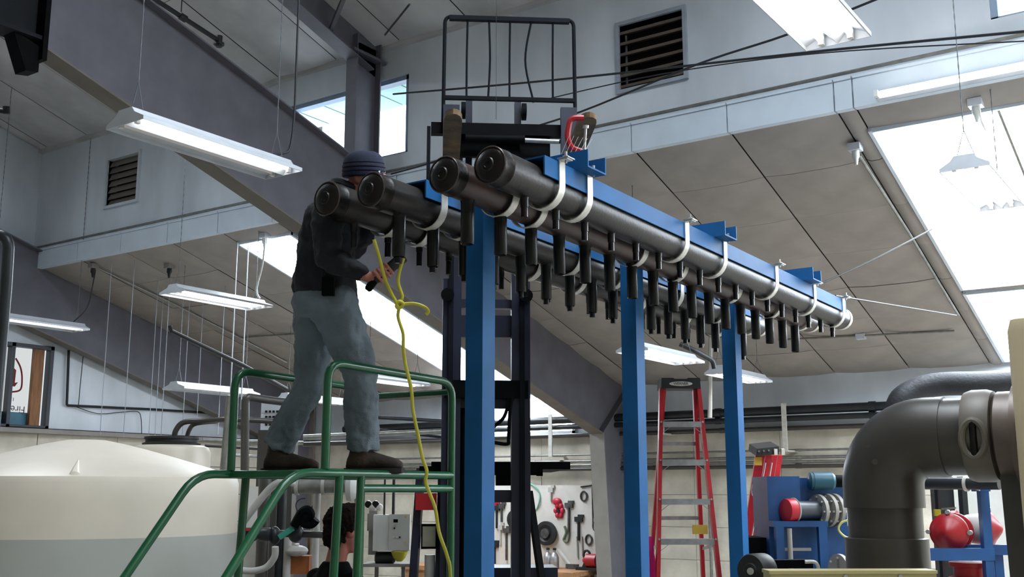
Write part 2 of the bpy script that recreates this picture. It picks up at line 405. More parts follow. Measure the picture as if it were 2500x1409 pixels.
# rigid frames ---------------------------------------------------------------
def profile_member(mb, pts, X, w_, t):
    """flange strip following (Y,Z) points"""
    for (y0, z0), (y1, z1) in zip(pts, pts[1:]): mb.bar((X, y0, z0), (X, y1, z1), w_, t, up=V((0, -(z1-z0), y1-y0)))
def frame(X, label):
    o = thing('rigid_rafter', label, 'steel beam', (X, 13.3, 0))
    zb_ = lambda y: 4.83-.3025*(y-5.15)
    bot = [(4.38, zb_(4.38)), (12.78, zb_(12.78)), (12.98, 0)]
    part('web', MB().prism([(4.38, zb_(4.38)), (12.78, zb_(12.78)), (12.98, 0.0), (13.5, 0.0), (13.5, zl(13.5)+.02), (YC, zl(YC)+.22), (4.38, 6.05)], (X-.006, 0, 0), Y_, Z_, X_*.012), m_steel, o)
    f = MB(); profile_member(f, bot[:2], X, .2, .016); part('bottom_flange', f, mat('flange_brown_paint', '6b655c', .6, na=.1), o)  # bottom flange in a browner grey
    f = MB(); profile_member(f, bot[1:], X, .22, .016); part('column_flange', f, m_steelc, o)
    f = MB(); profile_member(f, [(13.5, 0), (13.5, zl(13.5))], X, .22, .016); part('column_flange', f, m_steelc, o)
    f = MB(); profile_member(f, [(4.38, 6.05), (YC, zl(YC)+.22)], X, .2, .016); part('top_flange', f, m_steel, o)
    # splice bracket and the darker member it bolts to
    part('splice_plate', MB().box((X-.12, 4.35, 4.95), (X+.12, 4.39, 6.15)), m_black, o)
    part('bracket', MB().prism([(4.36, 5.06), (4.36, 4.86), (4.26, 4.84), (4.14, 5.12)], (X-.07, 0, 0), Y_, Z_, X_*.14), m_black, o)
    part('ridge_web', MB().box((X-.006, 1.8, 5.14), (X+.006, 4.35, 6.2)), mat('dark_steel', '15171c', .7, spec=.2), o)
    part('ridge_flange', MB().box((X-.1, 1.8, 5.11), (X+.1, 4.35, 5.14)), mat('dark_steel', '24262c'), o)
    st = MB().bar((X+.05, 12.78, zb_(12.78)), (X+.05, 13.5, zl(13.5)-.1), .1, .012); part('stiffener', st, m_steel, o)
    return o
frame(-7.4, 'deep grey steel rafter crossing behind the man with its far column beside the tool board')
frame(-13.5, 'farther grey steel rafter running along the left end wall')
def upper(X, label):
    o = thing('roof_post', label, 'steel post', (X, 8.05, 4.9))
    c = MB(); part('web', c.box((X-.005, 7.86, 4.85), (X+.005, 8.22, 6.4)), m_steel, o)
    for y in (7.86, 8.22): part('flange', MB().box((X-.075, y-.008, 4.85), (X+.075, y+.008, 6.45)), m_steel, o)
    part('cap_plate', MB().box((X-.1, 7.78, 6.24), (X+.1, 8.28, 6.27)), m_steel, o)
    r = thing('roof_rafter', 'dark sloping rafter of the upper roof ending on the post by the clerestory window', 'steel beam', (X, 5, 7))
    f = MB(); profile_member(f, [(-.5, zu(-.5)-.35), (8.1, zu(8.1)-.35)], X, .18, .014); part('bottom_flange', f, m_steel, r)
    part('web', MB().prism([(-.5, zu(-.5)-.35), (8.25, zu(8.25)-.35), (8.25, zu(8.25)-.01), (-.5, zu(-.5)-.01)], (X-.005, 0, 0), Y_, Z_, X_*.01), m_steel, r)
    f = MB(); f.bar((X+.02, 7.5, 6.35), (X+.75, 7.15, 6.83), .04, .04); part('brace', f, m_steel, r)
upper(-7.42, 'dark steel post under the upper roof in front of the clerestory window')
# ------------------------------------------------------------------ fluorescent fixtures
def fixture(label, X, Y0, Y1, z, W, lit, chains=True, cord=None, cat='light fixture', tz0=None, tz1=None):
    """trough fixture running along Y; X is its left edge"""
    o = thing('fluorescent_fixture', label, cat, (X+W/2, (Y0+Y1)/2, z), 'hanging fluorescent fixtures')
    c = X+W/2; L_ = Y_*(Y1-Y0)
    pr = [(-W/2, 0), (-W/2, .022), (-.085, .062), (-.06, .095), (.06, .095), (.085, .062), (W/2, .022), (W/2, 0), (W/2-.006, 0), (W/2-.006, .018), (.075, .056), (.05, .054), (0, .0), (-.05, .054), (-.075, .056), (-W/2+.006, .018), (-W/2+.006, 0)]
    part('housing', MB().prism(pr, (c, Y0, z), X_, Z_, L_), m_fix, o)
    for y in (Y0-.005, Y1+.001):
        part('end_plate', MB().prism(pr[:8], (c, y, z), X_, Z_, Y_*.004), m_fix, o)
    for i, l in enumerate(lit):
        x = c+(-1 if i == 0 else 1)*W*.22
        if l is None: continue
        part('tube', MB().cyl((x, Y0+.04, z+.03), (x, Y1-.04, z+.03), .017, n=10), m_tube if l else m_tubeoff, o)
        for y in (Y0+.015, Y1-.04): part('lamp_holder', MB().box((x-.012, y, z+.0), (x+.012, y+.025, z+.055)), m_socket, o)
    for k, y in enumerate((Y0+.07, Y1-.07) if chains else ()):
        top = (tz0, tz1)[k] or (zl(y) if y > YC else zu(y))
        n = int((top-z-.28)/.035)
        part('chain', MB().tube([(c, y, z+.27+i*.035) for i in range(n)]+[(c, y, top-.004)], [.005 if i % 2 else .0025 for i in range(n+1)], 5)
             .cyl((c-.06, y, z+.09), (c, y, z+.28), .003, n=5).cyl((c+.06, y, z+.09), (c, y, z+.28), .003, n=5), m_chain, o)
    if cord: part('power_cord', MB().tube(smoothpath(cord), .008, 6), m_wire, o)
    return o
A = 3.8
fixture('large fluorescent fixture with one lit tube nearest the man on the platform', -5.32, 3.61, 4.83, A, .34, [0, 1],
        cord=[(-5.15, 4.55, 3.9), (-5.13, 4.78, 3.93), (-5.12, 4.87, 4.1), (-5.12, 4.88, 5.0), (-5.12, 4.88, 7.4)])
fixture('lit fluorescent fixture hanging over the white tanks left of the man', -9.5, 7.22, 8.44, A, .42, [1, 1])
fixture('lit fluorescent fixture at the far left in front of the end-wall rafter', -12.72, 7.05, 8.35, A, .36, [0, 1],
        cord=[(-12.5, 8.2, 3.9), (-12.42, 8.33, 4.1), (-12.44, 8.4, 4.4), (-12.46, 8.44, 4.62)])
fixture('glaring fluorescent fixture at the top edge right of the louvred vent', -1.6, 3.56, 4.78, A, .31, [1, 1])
fixture('dim fluorescent fixture low behind the green guard rail at left', -11.3, 8.72, 9.95, 3.0, .42, [0, 0])
fixture('lit fluorescent fixture behind the middle blue post', -4.82, 8.7, 9.9, 3.0, .33, [1, 1], tz0=4.6)
fixture('lit fluorescent fixture behind the farthest blue post above the red stepladder', -4.95, 10.9, 12.12, 3.0, .3, [1, 1])
fixture('small lit fluorescent fixture seen between the man and the forklift mast', -8.5, 9.2, 10.2, 3.0, .3, [1, 1])
fixture('small fluorescent fixture seen just behind the man\'s knees', -11.25, 10.6, 11.8, 3.0, .3, [0, 1])
fixture('blown-out fluorescent fixture hanging under the bright skylight at right', -1.57, 7.22, 8.44, A, .31, [1, 1], tz0=6.6)
# added lamps extending the same rows outside the picture, for fill light
fixture('added fluorescent fixture extending the near row outside the picture at right', .9, 4.0, 5.22, A, .31, [1, 1])
fixture('added fluorescent fixture extending the far row outside the picture at right', .9, 7.4, 8.62, A, .31, [1, 1])
fixture('added fluorescent fixture outside the picture behind the tan cabinet', 1.6, 10.6, 11.82, 3.0, .31, [1, 1])
fixture('added fluorescent fixture outside the picture over the left tanks', -9.4, 2.2, 3.42, A, .31, [0, 1])
o = thing('strip_light', 'bare bright tube light fixed along the white flashing at upper right', 'light fixture', (-1.5, 8.15, 4.75))
part('tube', MB().cyl((-2.15, 8.13, 4.755), (-.95, 8.13, 4.755), .022, n=10), m_tube, o)
part('housing', MB().box((-2.2, 8.16, 4.73), (-.9, 8.245, 4.79)), m_fix, o)
for x in (-2.2, -.93): part('lamp_holder', MB().box((x, 8.11, 4.735), (x+.03, 8.17, 4.785)), m_socket, o)
# ------------------------------------------------------------------ pipe rack
PX = [-2.62, -2.87, -3.30, -3.58]; PY0, PY1 = 3.64, 8.36; PR = .084
def pz(y): return 3.13-.012*(y-PY0)
POSTY = (4.21, 5.77, 7.26); XP = -3.08
rack = thing('pipe_rack', 'blue steel pipe rack on square posts holding four long black pipes', 'rack', (XP, POSTY[0], 0))
for y in POSTY:
    p = part('post', MB().box((XP-.051, y-.051, 0.012), (XP+.051, y+.051, pz(y)+.105)), m_blue, rack)
    part('base_plate', MB().box((XP-.12, y-.12, 0), (XP+.12, y+.12, .012)), m_blue, p)
chan = [(-.097, -.075), (-.097, .014), (.097, .014), (.097, -.075), (.089, -.075), (.089, .006), (-.089, .006), (-.089, -.075)]
for x in PX:
    part('channel', MB().prism(chan, (x, 3.93, pz(3.93)+.092), X_, Z_, V((0, 4.24, -.012*4.24))), m_blue, rack)
uch = [(-.085, .085), (-.085, 0), (.085, 0), (.085, .085), (.077, .085), (.077, .008), (-.077, .008), (-.077, .085)]
for y in POSTY:
    yc = y+.06
    part('cross_channel', MB().prism(uch, (-3.85, yc, pz(yc)+.107), Y_, Z_, X_*1.4), m_blue, rack)
STY = (4.07, 4.32, 5.38, 5.90, 6.73, 7.46, 8.10)
def strap(x, y, k):
    z = pz(y); r = PR+.014; pts = [(r+.045, .118), (r, .118), (r, 0)]+[(r*math.cos(t), -r*math.sin(t)) for t in [math.pi*i/14 for i in range(1, 14)]]+[(-r, 0), (-r, .118), (-r-.045, .118)]
    r2 = r+.005; pin = [(r2+.04, .113), (r2, .113), (r2, 0)]+[(r2*math.cos(t), -r2*math.sin(t)) for t in [math.pi*i/14 for i in range(1, 14)]]+[(-r2, 0), (-r2, .113), (-r2-.04, .113)]
    P, Q = pts, pin; mb = MB(); n = len(P); A_ = []
    for yy in (y-.024, y+.024): A_ += [V((x+a, yy, z+b)) for a, b in P]+[V((x+a, yy, z+b)) for a, b in Q]
    f = []
    for i in range(n-1): f += [(i, i+1, 2*n+i+1, 2*n+i), (n+i+1, n+i, 3*n+i, 3*n+i+1), (i+1, i, n+i, n+i+1), (2*n+i, 2*n+i+1, 3*n+i+1, 3*n+i)]
    f += [(0, 2*n, 3*n, n), (n-1, 2*n-1, 4*n-1, 3*n-1)]
    mb.add(A_, f); s = part('strap', mb, m_zinc, rack)
    for sx in (-1, 1):
        part('bolt', MB().lathe((x+sx*(r+.024), y, z+.1), Z_, [(.006, 0), (.006, .02), (.016, .02), (.016, .034), (.007, .034), (.007, .055)], 8)
             .box((x+sx*(r+.024)-.03, y-.03, z+.118), (x+sx*(r+.024)+.03, y+.03, z+.123)), m_bolt, s)
for x in PX:
    for k, y in enumerate(STY): strap(x, y, k)
plabels = ['rightmost long black steel header pipe with short thin outlets underneath', 'second black header pipe from the right with thick outlet stubs underneath',
           'third black header pipe from the right with thick outlet stubs and cap before the man', 'leftmost black header pipe with thin outlets crossing the man\'s chest']
for i, x in enumerate(PX):
    o = thing('header_pipe', plabels[i], 'pipe', (x, PY0, pz(PY0)-PR), 'black header pipes on the blue rack')
    ax = V((0, 1, -.012)).normalized(); c0 = V((x, PY0, pz(PY0)))
    Lp = PY1-PY0
    part('pipe_body', MB().lathe(c0, ax, [(PR, .07), (PR, Lp-.05)], 28), m_pipe if i != 1 else mat('raw_brown_steel', '3a2621', .4, .35, ns=5, na=.35, hex2='241b18'), o)
    cap = [(.008, -.016), (.014, -.0155), (.017, -.0185), (.028, -.0175), (.032, -.012), (.05, -.01), (.066, -.005), (.075, .001), (.0765, .003), (PR+.001, .006), (PR+.001, .066), (PR+.003, .069), (PR+.003, .074), (PR, .077)]
    part('end_cap', MB().lathe(c0, ax, cap, 28), m_cap, o)
    part('end_cap', MB().lathe(c0+ax*Lp, -ax, [(.04, -.02), (PR-.004, -.012), (PR+.001, .0), (PR+.001, .05), (PR+.003, .052)], 28), mat('pale_end_cap', 'c9c4ba', .5, na=.08), o)
    part('weld_ring', MB().tube([c0+ax*.004+(X_*math.cos(t)+Z_*math.sin(t))*(PR-.003) for t in [2*math.pi*k/32 for k in range(32)]], .0045, 6, loop=True), mat('rim_steel', '4d423c', .3, .6, na=.2), o)
    big = i in (1, 2)
    n0 = (3.91, 3.82, 3.85, 3.84)[i]; st = (.2625, .2605, .2595, .2515)[i]
    for k in range(17):
        y = n0+st*k
        if y > PY1-.12: break
        zt = pz(y)-PR+.012
        if big:
            mb = MB().lathe((x, y, zt), -Z_, [(.036, 0), (.031, .02), (.031, .06), (.031, .205), (.027, .21), (.025, .2), (.0, .2)], 14)
            if i == 2: mb.cyl((x+.0, y, zt-.2), (x, y, zt-.24), .017, n=10)
        else:
            mb = MB().lathe((x, y, zt), -Z_, [(.024, 0), (.018, .015), (.018, .055), (.0155, .057), (.0155, .1 if i == 0 else .13), (.0, .1 if i == 0 else .13)], 12)
        part('outlet', mb, m_nozz, o)
# ------------------------------------------------------------------ forklift
ang = math.radians(4.0)
E1 = (CR*math.cos(ang)+V((-CR.y, CR.x, 0))*math.sin(ang)).normalized(); E2 = V((E1.y, -E1.x, 0))   # right, toward camera
OF = at(1243, 1200, 6.93); OF.z = 0
def fl(x, y, z): return OF+E1*x+E2*y+Z_*z
lift = thing('forklift', 'dark navy forklift with raised forks and wire load backrest behind the pipe rack', 'forklift', OF)
def fbox(x0, x1, y0, y1, z0, z1, mb=None):
    mb = mb or MB(); return mb.obb(fl((x0+x1)/2, (y0+y1)/2, (z0+z1)/2), E1*abs(x1-x0)/2, E2*abs(y1-y0)/2, Z_*abs(z1-z0)/2)
# load backrest
bw = .445
br = part('load_backrest', MB().tube(bend([fl(-bw-.005, .02, 4.2), fl(-bw, .02, 4.965), fl(bw, .02, 4.965), fl(bw+.005, .02, 4.2)], .05), .013, 10), m_cage, lift)
part('rail', fbox(-bw, bw, .005, .035, 4.365, 4.39), m_cage, br); part('rail', fbox(-bw+.03, bw-.03, .0, .04, 4.94, 4.97), m_cage, br)
for k, x in enumerate((-.293, -.146, .0, .148, .297)):
    mid = (0, .012, 0, -.04, 0)[k]
    part('bar', MB().tube(smoothpath([fl(x+.004, .02, 4.955), fl(x+mid, .02, 4.66), fl(x+(.012 if k == 3 else 0), .02, 4.38)]), .0075, 8), m_cage, br)
# carriage
part('carriage_bar', fbox(-.53, .5, -.03, .03, 4.12, 4.2), m_black, lift)
part('carriage_bar', fbox(-.45, .45, -.03, .03, 3.72, 3.8), m_black, lift)
part('carriage_plate', fbox(-.36, .28, -.06, -.02, 3.98, 4.13), m_black, lift)
part('side_shift_cylinder', MB().cyl(fl(-.3, .06, 4.08), fl(.1, .06, 4.08), .03).cyl(fl(.1, .06, 4.075), fl(.34, .06, 4.07), .014), m_black, lift)
part('side_shift_rod', MB().cyl(fl(.1, .075, 4.07), fl(.33, .075, 4.065), .016), m_alu, lift)
for x in (-.545, .52): part('side_plate', fbox(x-.012, x+.012, -.03, .03, 3.55, 4.17) if x < 0 else fbox(x-.06, x-.04, -.03, .03, 3.7, 4.15), m_cage, lift)
part('cylinder_bracket', fbox(-.09, .07, -.05, .02, 3.86, 4.06), m_black, lift)
# forks
for x in (-.395, .4):
    f = part('fork', MB().prism([(-.055, 0), (.055, 0), (.055, .86), (.052, .93), (.042, .98), (.022, 1.01), (0, 1.02), (-.022, 1.01), (-.042, .98), (-.052, .93), (-.055, .86)], fl(x, .03, 3.88), E1, E2+Z_*.015, Z_*.032), m_rust, lift)
    part('fork_shank', fbox(x-.055, x+.055, .03, .075, 3.885, 4.31), m_navy, f)
# chain sheaves above the carriage
for x in (-.27, .07):
    s = part('mast_top', fbox(x-.022, x+.022, -.2, -.14, 3.9, 4.42), m_navy, lift)
    part('chain_sheave', MB().cyl(fl(x-.055 if x < 0 else x+.025, -.12, 4.34), fl(x-.025 if x < 0 else x+.055, -.12, 4.34), .06, n=18), m_cage, s)
# mast
for sx in (-1, 1):
    part('inner_mast_rail', fbox(-.14+sx*.205-.035, -.14+sx*.205+.035, -.3, -.2, .3, 4.1), m_navy, lift)
    part('outer_mast_rail', fbox(-.14+sx*.265-.03, -.14+sx*.265+.03, -.34, -.2, .12, 3.17), m_navy, lift)
    part('mast_flange', fbox(-.14+sx*.24-.016, -.14+sx*.24+.016, -.19, -.175, .2, 3.35), m_cage, lift)
    part('roller', MB().cyl(fl(-.14+sx*.265, -.18, 3.05), fl(-.14+sx*.265, -.14, 3.05), .045), m_black, lift)
for z0, z1 in ((2.98, 3.04), (2.78, 2.93), (2.30, 2.46), (1.68, 1.76)):
    part('mast_crossbar', fbox(-.38, .10, -.32, -.26, z0, z1), m_navy, lift)
part('mast_crossbar', fbox(-.42, .14, -.24, -.18, 2.36, 2.48), m_black, lift)
part('guard_crossbar', fbox(-.58, .24, -.5, -.44, 1.86, 1.92).obb(fl(.24, -.47, 1.885), E1*.02, E2*.03, Z_*.03), m_black, lift)
part('bracket', fbox(-.06, .04, -.48, -.44, 1.79, 1.86), m_black, lift)
for x in (-.1, -.06):
    part('hydraulic_hose', MB().tube(smoothpath([fl(.02, -.2, 2.4), fl(-.02, -.18, 2.24), fl(x-.02, -.2, 2.14), fl(x-.04, -.2, 2.04)] if x == -.1 else
        [fl(.05, -.2, 2.4), fl(.02, -.18, 2.3), fl(.01, -.2, 2.1), fl(-.0, -.2, 2.06), fl(-.09, -.2, 2.07)]), .012, 8), m_black, lift)
part('lift_cylinder', MB().cyl(fl(-.28, -.28, .3), fl(-.28, -.28, 2.3), .035), m_black, lift)
# overhead guard legs, lamp and red beacon
part('guard_leg', MB().bar(fl(-.57, -.5, 1.9), fl(-.62, -.25, .9), .05, .06), m_navy, lift)
part('guard_leg', MB().bar(fl(-.42, -.5, 1.9), fl(-.44, -.25, .9), .06, .06), m_navy, lift)
part('guard_leg', MB().bar(fl(.17, -.5, 1.75), fl(.27, -.25, .9), .04, .04), m_black, lift)
part('beacon', fbox(-.6, -.46, -.42, -.3, 1.63, 1.74), m_red, lift)
wl_ = part('work_lamp', fbox(-.56, -.45, -.4, -.3, 1.38, 1.54), m_black, lift)
part('lens', fbox(-.55, -.465, -.298, -.29, 1.395, 1.525), mat('lamp_lens', '8b8a78', .2), wl_)
part('filter_canister', MB().cyl(fl(-.5, -.35, .9), fl(-.5, -.35, 1.34), .035), m_pvcl, lift)
part('body', fbox(-.5, .5, -1.9, -.5, .15, 1.0), m_navy, lift)
part('counterweight', fbox(-.52, .52, -2.3, -1.9, .2, 1.15), m_navy, lift)
part('overhead_guard', fbox(-.5, .45, -1.7, -.45, 1.9, 1.95), m_black, lift)
for x in (-.45, .45):
    for y in (-.75, -1.85): part('wheel', MB().cyl(fl(x-.08, y, .25), fl(x+.08, y, .25), .25, n=20), m_rubber, lift)
# red C-clamp on the fork tip
p = at(1402, 330, 6.24)
cl = thing('c_clamp', 'red C-clamp gripping the tip of the right fork', 'clamp', p-Z_*.1)
def cp(x, y, d=6.22): return at(x, y, d)
part('clamp_frame', MB().tube(bend([cp(1425, 288), cp(1392, 288), cp(1384, 335), cp(1394, 362), cp(1427, 372)], .06), .018, 8), m_red, cl)
part('screw', MB().cyl(cp(1430, 308, 6.18), cp(1424, 402, 6.2), .008), m_bolt, cl)
part('swivel_pad', MB().cyl(cp(1430, 306, 6.18), cp(1429.5, 313, 6.18), .018), m_bolt, cl)
for k in range(6):
    x = 1364+k*9
    solo('thin_wire', MB().tube([cp(x+26+k*2, 330+k*2, 6.1), cp(x, 392+k*1.5, 5.9)], .0009, 4), m_cond, 'thin pale wire strand hanging from the fork tip to the blue rack', 'wire', cp(x, 392, 5.9), 'wire strands under the red clamp')
# ------------------------------------------------------------------ green rolling platform
GX, GL, GA, GB, GZ = -3.65, -4.30, 3.76, 4.73, 1.855
g = thing('platform_ladder', 'green tubular rolling platform ladder that the man stands on', 'platform', ((GX+GL)/2, (GA+GB)/2, 0))
R_ = .021
zt = 2.36
# right side: guard hoop that runs on down as the far leg; left side the same
for x, side in ((GX, 1), (GL, -1)):
    part('guard_rail', MB().tube(bend([(x, GA, GZ), (x, GA, zt), (x, GB, zt-.02), (x, GB, .04)], .1), R_, 10), m_green, g)
    part('deck_rail', MB().tube(bend([(x, GB, GZ-.02), (x, GA-.22, GZ-.02), (x, GA-1.62, .06)], .12), R_, 10), m_green, g)
    part('leg', MB().cyl((x, GA+.10, GZ-.03), (x, GA+.02, .04), R_, n=10), m_green, g)
part('leg', MB().cyl((GX, GA+.25, GZ-.03), (GX, GA+.20, .04), R_*.95, n=10), m_green, g)
part('crossbar', MB().cyl((GL, GB, 2.29), (GX, GB, 2.29), R_*.85, n=10), m_green, g)
part('crossbar', MB().cyl((GL, GB, GZ-.02), (GX, GB, GZ-.02), R_*.85, n=10), m_green, g)
part('crossbar', MB().cyl((GL, GA, GZ-.02), (GX, GA, GZ-.02), R_*.85, n=10), m_green, g)
part('mid_rail', MB().cyl((GX, GA+.25, 1.765), (GX, GB, 1.765), R_*.95, n=10), m_green, g)
part('deck', MB().box((GL, GA-.02, GZ-.035), (GX, GB, GZ-.012)), mat('deck_grating_green', '135c35', .5, ns=20, na=.2), g)
for k in range(1, 6):
    t = (k+1)/7; part('step', MB().box((GL, GA-.22-1.4*t-.08, GZ-.02-1.77*t-.012), (GX, GA-.22-1.4*t+.1, GZ-.02-1.77*t+.012)), m_green, g)
for x in (GX, GL):
    for y in (GA, GB): part('caster', MB().cyl((x-.015, y, .045), (x+.015, y, .045), .045), m_rubber, g)
# ------------------------------------------------------------------ people
m_skin = mat('skin', 'a5695a', .6, ns=20, na=.12); m_skin2 = mat('ruddy_skin', '8d4a3d', .6, ns=20, na=.12)
m_jack = mat('navy_jacket', '0c1019', .85, ns=15, na=.25, bump=.35, bs=20)
m_jean = mat('washed_denim', '6c7983', .85, ns=5, na=.22, bump=.3, bs=180, detail=8)
m_boot = mat('brown_boots', '3f3028', .75, ns=12, na=.35, bump=.25, bs=60)
m_sole = mat('boot_sole', '1d1815', .8); m_hat = mat('navy_knit', '0d1530', .9, ns=60, na=.3)
m_hair = mat('dark_brown_hair', '1a110d', .9, spec=.1, ns=60, na=.4, bump=.5, bs=90); m_shirt = mat('black_shirt', '08090b', .95, na=.2, spec=.1)
tex = bpy.data.textures.new('cloth_folds', 'CLOUDS'); tex.noise_scale = .075; tex.noise_depth = 2
texh = bpy.data.textures.new('hair_tufts', 'CLOUDS'); texh.noise_scale = .022; texh.noise_depth = 2
def organic(name, mb, M, parent, vox=.012, smooth=6, folds=0., t=None):
    """closed lumps merged into one continuous skin"""
    o = part(name, mb, M, parent)
    r = o.modifiers.new('merge', 'REMESH'); r.mode = 'VOXEL'; r.voxel_size = vox; r.use_smooth_shade = True
    s_ = o.modifiers.new('relax', 'SMOOTH'); s_.factor = .5; s_.iterations = smooth
    if folds:
        d = o.modifiers.new('folds', 'DISPLACE'); d.texture = t or tex; d.strength = folds; d.mid_level = .5; d.texture_coords = 'LOCAL'
    return o
def limb(mb, P, n=14):
    """P: (point, radius) chain -> tapered tube with round ends"""
    pts = [V(p) for p, r in P]; rr = [r for p, r in P]
    d0 = (pts[0]-pts[1]).normalized(); d1 = (pts[-1]-pts[-2]).normalized()
    pts = [pts[0]+d0*rr[0]*.7, pts[0]+d0*rr[0]*.4]+pts+[pts[-1]+d1*rr[-1]*.4, pts[-1]+d1*rr[-1]*.7]
    rr = [rr[0]*.5, rr[0]*.85]+rr+[rr[-1]*.85, rr[-1]*.5]
    return mb.tube(pts, rr, n)
BK = V((-CR.y, CR.x, 0))                                             # horizontal, away from the camera
def J(x, y, d): return at(x, y, d)
def torso(mb, secs, fwd, side):
    return mb.loft([(c, fwd*a, side*b) for c, a, b in secs], 18)
# --- man on the platform
FW = CR                                                              # faces along the picture's right
foot_b = J(668, 1128, 5.64); foot_f = J(880, 1128, 5.52)
for f in (foot_b, foot_f): f.z = GZ-.012+.05
man = thing('person', 'man in navy beanie, dark jacket and faded jeans bending on the green platform', 'person', (foot_f+foot_b)/2-Z_*.05)
hipB, hipF = J(772, 735, 5.68), J(812, 735, 5.52); kneeB, kneeF = J(758, 932, 5.67), J(880, 915, 5.50)
ankB, ankF = J(682, 1085, 5.64), J(884, 1085, 5.52)
pel, wst, chs, nck = J(792, 715, 5.6), J(795, 650, 5.6), J(808, 545, 5.6), J(845, 468, 5.58)
shN, shF = J(802, 520, 5.42), J(835, 512, 5.78)
elN, wrN = J(800, 628, 5.36), J(896, 676, 5.34)
elF, wrF = J(874, 606, 5.75), J(898, 548, 5.7)
head = J(893, 428, 5.57); hup = (J(888, 372, 5.57)-head).normalized()
def head_mb(mb, c, up, fwd, s=1.0):
    side = fwd.cross(up).normalized(); fwd = up.cross(side).normalized()
    secs = [(-.125, .03, .04, .035), (-.105, .055, .05, .02), (-.07, .075, .062, .008), (-.02, .09, .072, 0), (.03, .097, .077, -.004), (.07, .088, .07, -.008), (.1, .06, .05, -.01), (.115, .03, .025, -.01)]
    mb.loft([(c+up*(h*s)+fwd*(o_*s), fwd*(a*s), side*(b*s)) for h, a, b, o_ in secs], 16)
    Rm = Matrix((fwd, side, up)).transposed()
    mb.ell(c+fwd*.098*s-up*.028*s, .022*s, .013*s, .024*s, R=Rm); mb.ell(c+fwd*.088*s-up*.005*s, .015*s, .01*s, .02*s, R=Rm)   # nose
    mb.ell(c+fwd*.085*s-up*.07*s, .014*s, .024*s, .008*s, R=Rm); mb.ell(c+fwd*.083*s-up*.083*s, .014*s, .02*s, .007*s, R=Rm)   # lips
    mb.ell(c+fwd*.07*s-up*.11*s, .025*s, .03*s, .018*s, R=Rm)                                                             # chin
    for sd in (-1, 1):
        mb.ell(c+side*sd*.077*s-up*.015*s-fwd*.01*s, .022*s, .012*s, .033*s, R=Rm)                                         # ear
        mb.ell(c+fwd*.083*s+side*sd*.033*s+up*.018*s, .012*s, .024*s, .008*s, R=Rm)                                        # brow
        mb.ell(c+fwd*.062*s+side*sd*.045*s-up*.035*s, .024*s, .022*s, .02*s, R=Rm)                                         # cheek
    return fwd, side
bm_ = MB()
hf, hs = head_mb(bm_, head, hup, (FW*.8-Z_*.45-BK*.15).normalized())
limb(bm_, [(head-hup*.07, .056), (nck, .06), (chs+Z_*.05, .07)])
torso(bm_, [(pel-Z_*.06, .10, .13), (pel, .12, .155), (wst, .105, .14), (chs, .115, .165), (chs+(nck-chs)*.55, .08, .14)], FW, BK)
for hp, kn, an in ((hipB, kneeB, ankB), (hipF, kneeF, ankF)): limb(bm_, [(hp, .085), (hp.lerp(kn, .5), .075), (kn, .055), (kn.lerp(an, .35), .055), (an, .037)])
for a_ in (ankB, ankF): limb(bm_, [(a_, .036), (a_-Z_*.06, .03), (a_-Z_*.075+FW*.07, .018)])
for sh_, el_, wr_ in ((shN, elN, wrN), (shF, elF, wrF)): limb(bm_, [(sh_, .055), (sh_.lerp(el_, .5), .047), (el_, .04), (el_.lerp(wr_, .4), .038), (wr_, .027)])
# near hand closed round the dark tool
tb, tt = J(925, 676, 5.34), J(982, 630, 5.36); td = (tt-tb).normalized(); tn = (CR-td*CR.dot(td)).normalized(); toc = td.cross(tn).normalized()
pc = J(914, 684, 5.335)
bm_.loft([(wrN, CU*.026, BK*.02), (wrN.lerp(pc, .5), CU*.034, BK*.02), (pc, CU*.038, BK*.02), (tb+td*.03-tn*.02, td*.046, BK*.022), (tb+td*.03-tn*.005+BK*.022, td*.045, BK*.014)], 14)
for k in range(4):
    q = tb+td*(-.004+.0225*k); base = q-tn*.03-BK*.018
    limb(bm_, [(base, .0095), (q-BK*.036-tn*.004, .0085), (q-BK*.027+tn*.026, .0082), (q+tn*.036+BK*.004, .0072)], 10)
limb(bm_, [(pc+CU*.02+BK*.012, .013), (tb+td*.045+BK*.034-tn*.018, .011), (tb+td*.075+BK*.03+tn*.012, .009)], 8)
# far hand hangs half open behind
pf = wrF+(wrF-elF).normalized()*.05
bm_.loft([(wrF, CU*.024, BK*.017), (pf, CU*.04, BK*.018), (pf+(wrF-elF).normalized()*.04, CU*.034, BK*.015)], 12)
fd = (wrF-elF).normalized()
for k in range(4):
    b0 = pf+fd*.035+CR*(-.03+.02*k)*.9
    limb(bm_, [(b0, .01), (b0+fd*.035+BK*.01, .009), (b0+fd*.05+BK*.032, .008)], 8)
limb(bm_, [(pf+CR*.03, .012), (pf+CR*.05+fd*.03, .01), (pf+CR*.045+fd*.055, .008)], 8)
organic('body', bm_, m_skin, man, .0042, 2)
for sd in (-1, 1):
    e = head+hf*.086+hs*sd*.033+hup*.002
    part('eye', MB().ell(e, .012, .012, .012), m_white, man); part('pupil', MB().ell(e+hf*.009, .005, .005, .005), m_black, man)
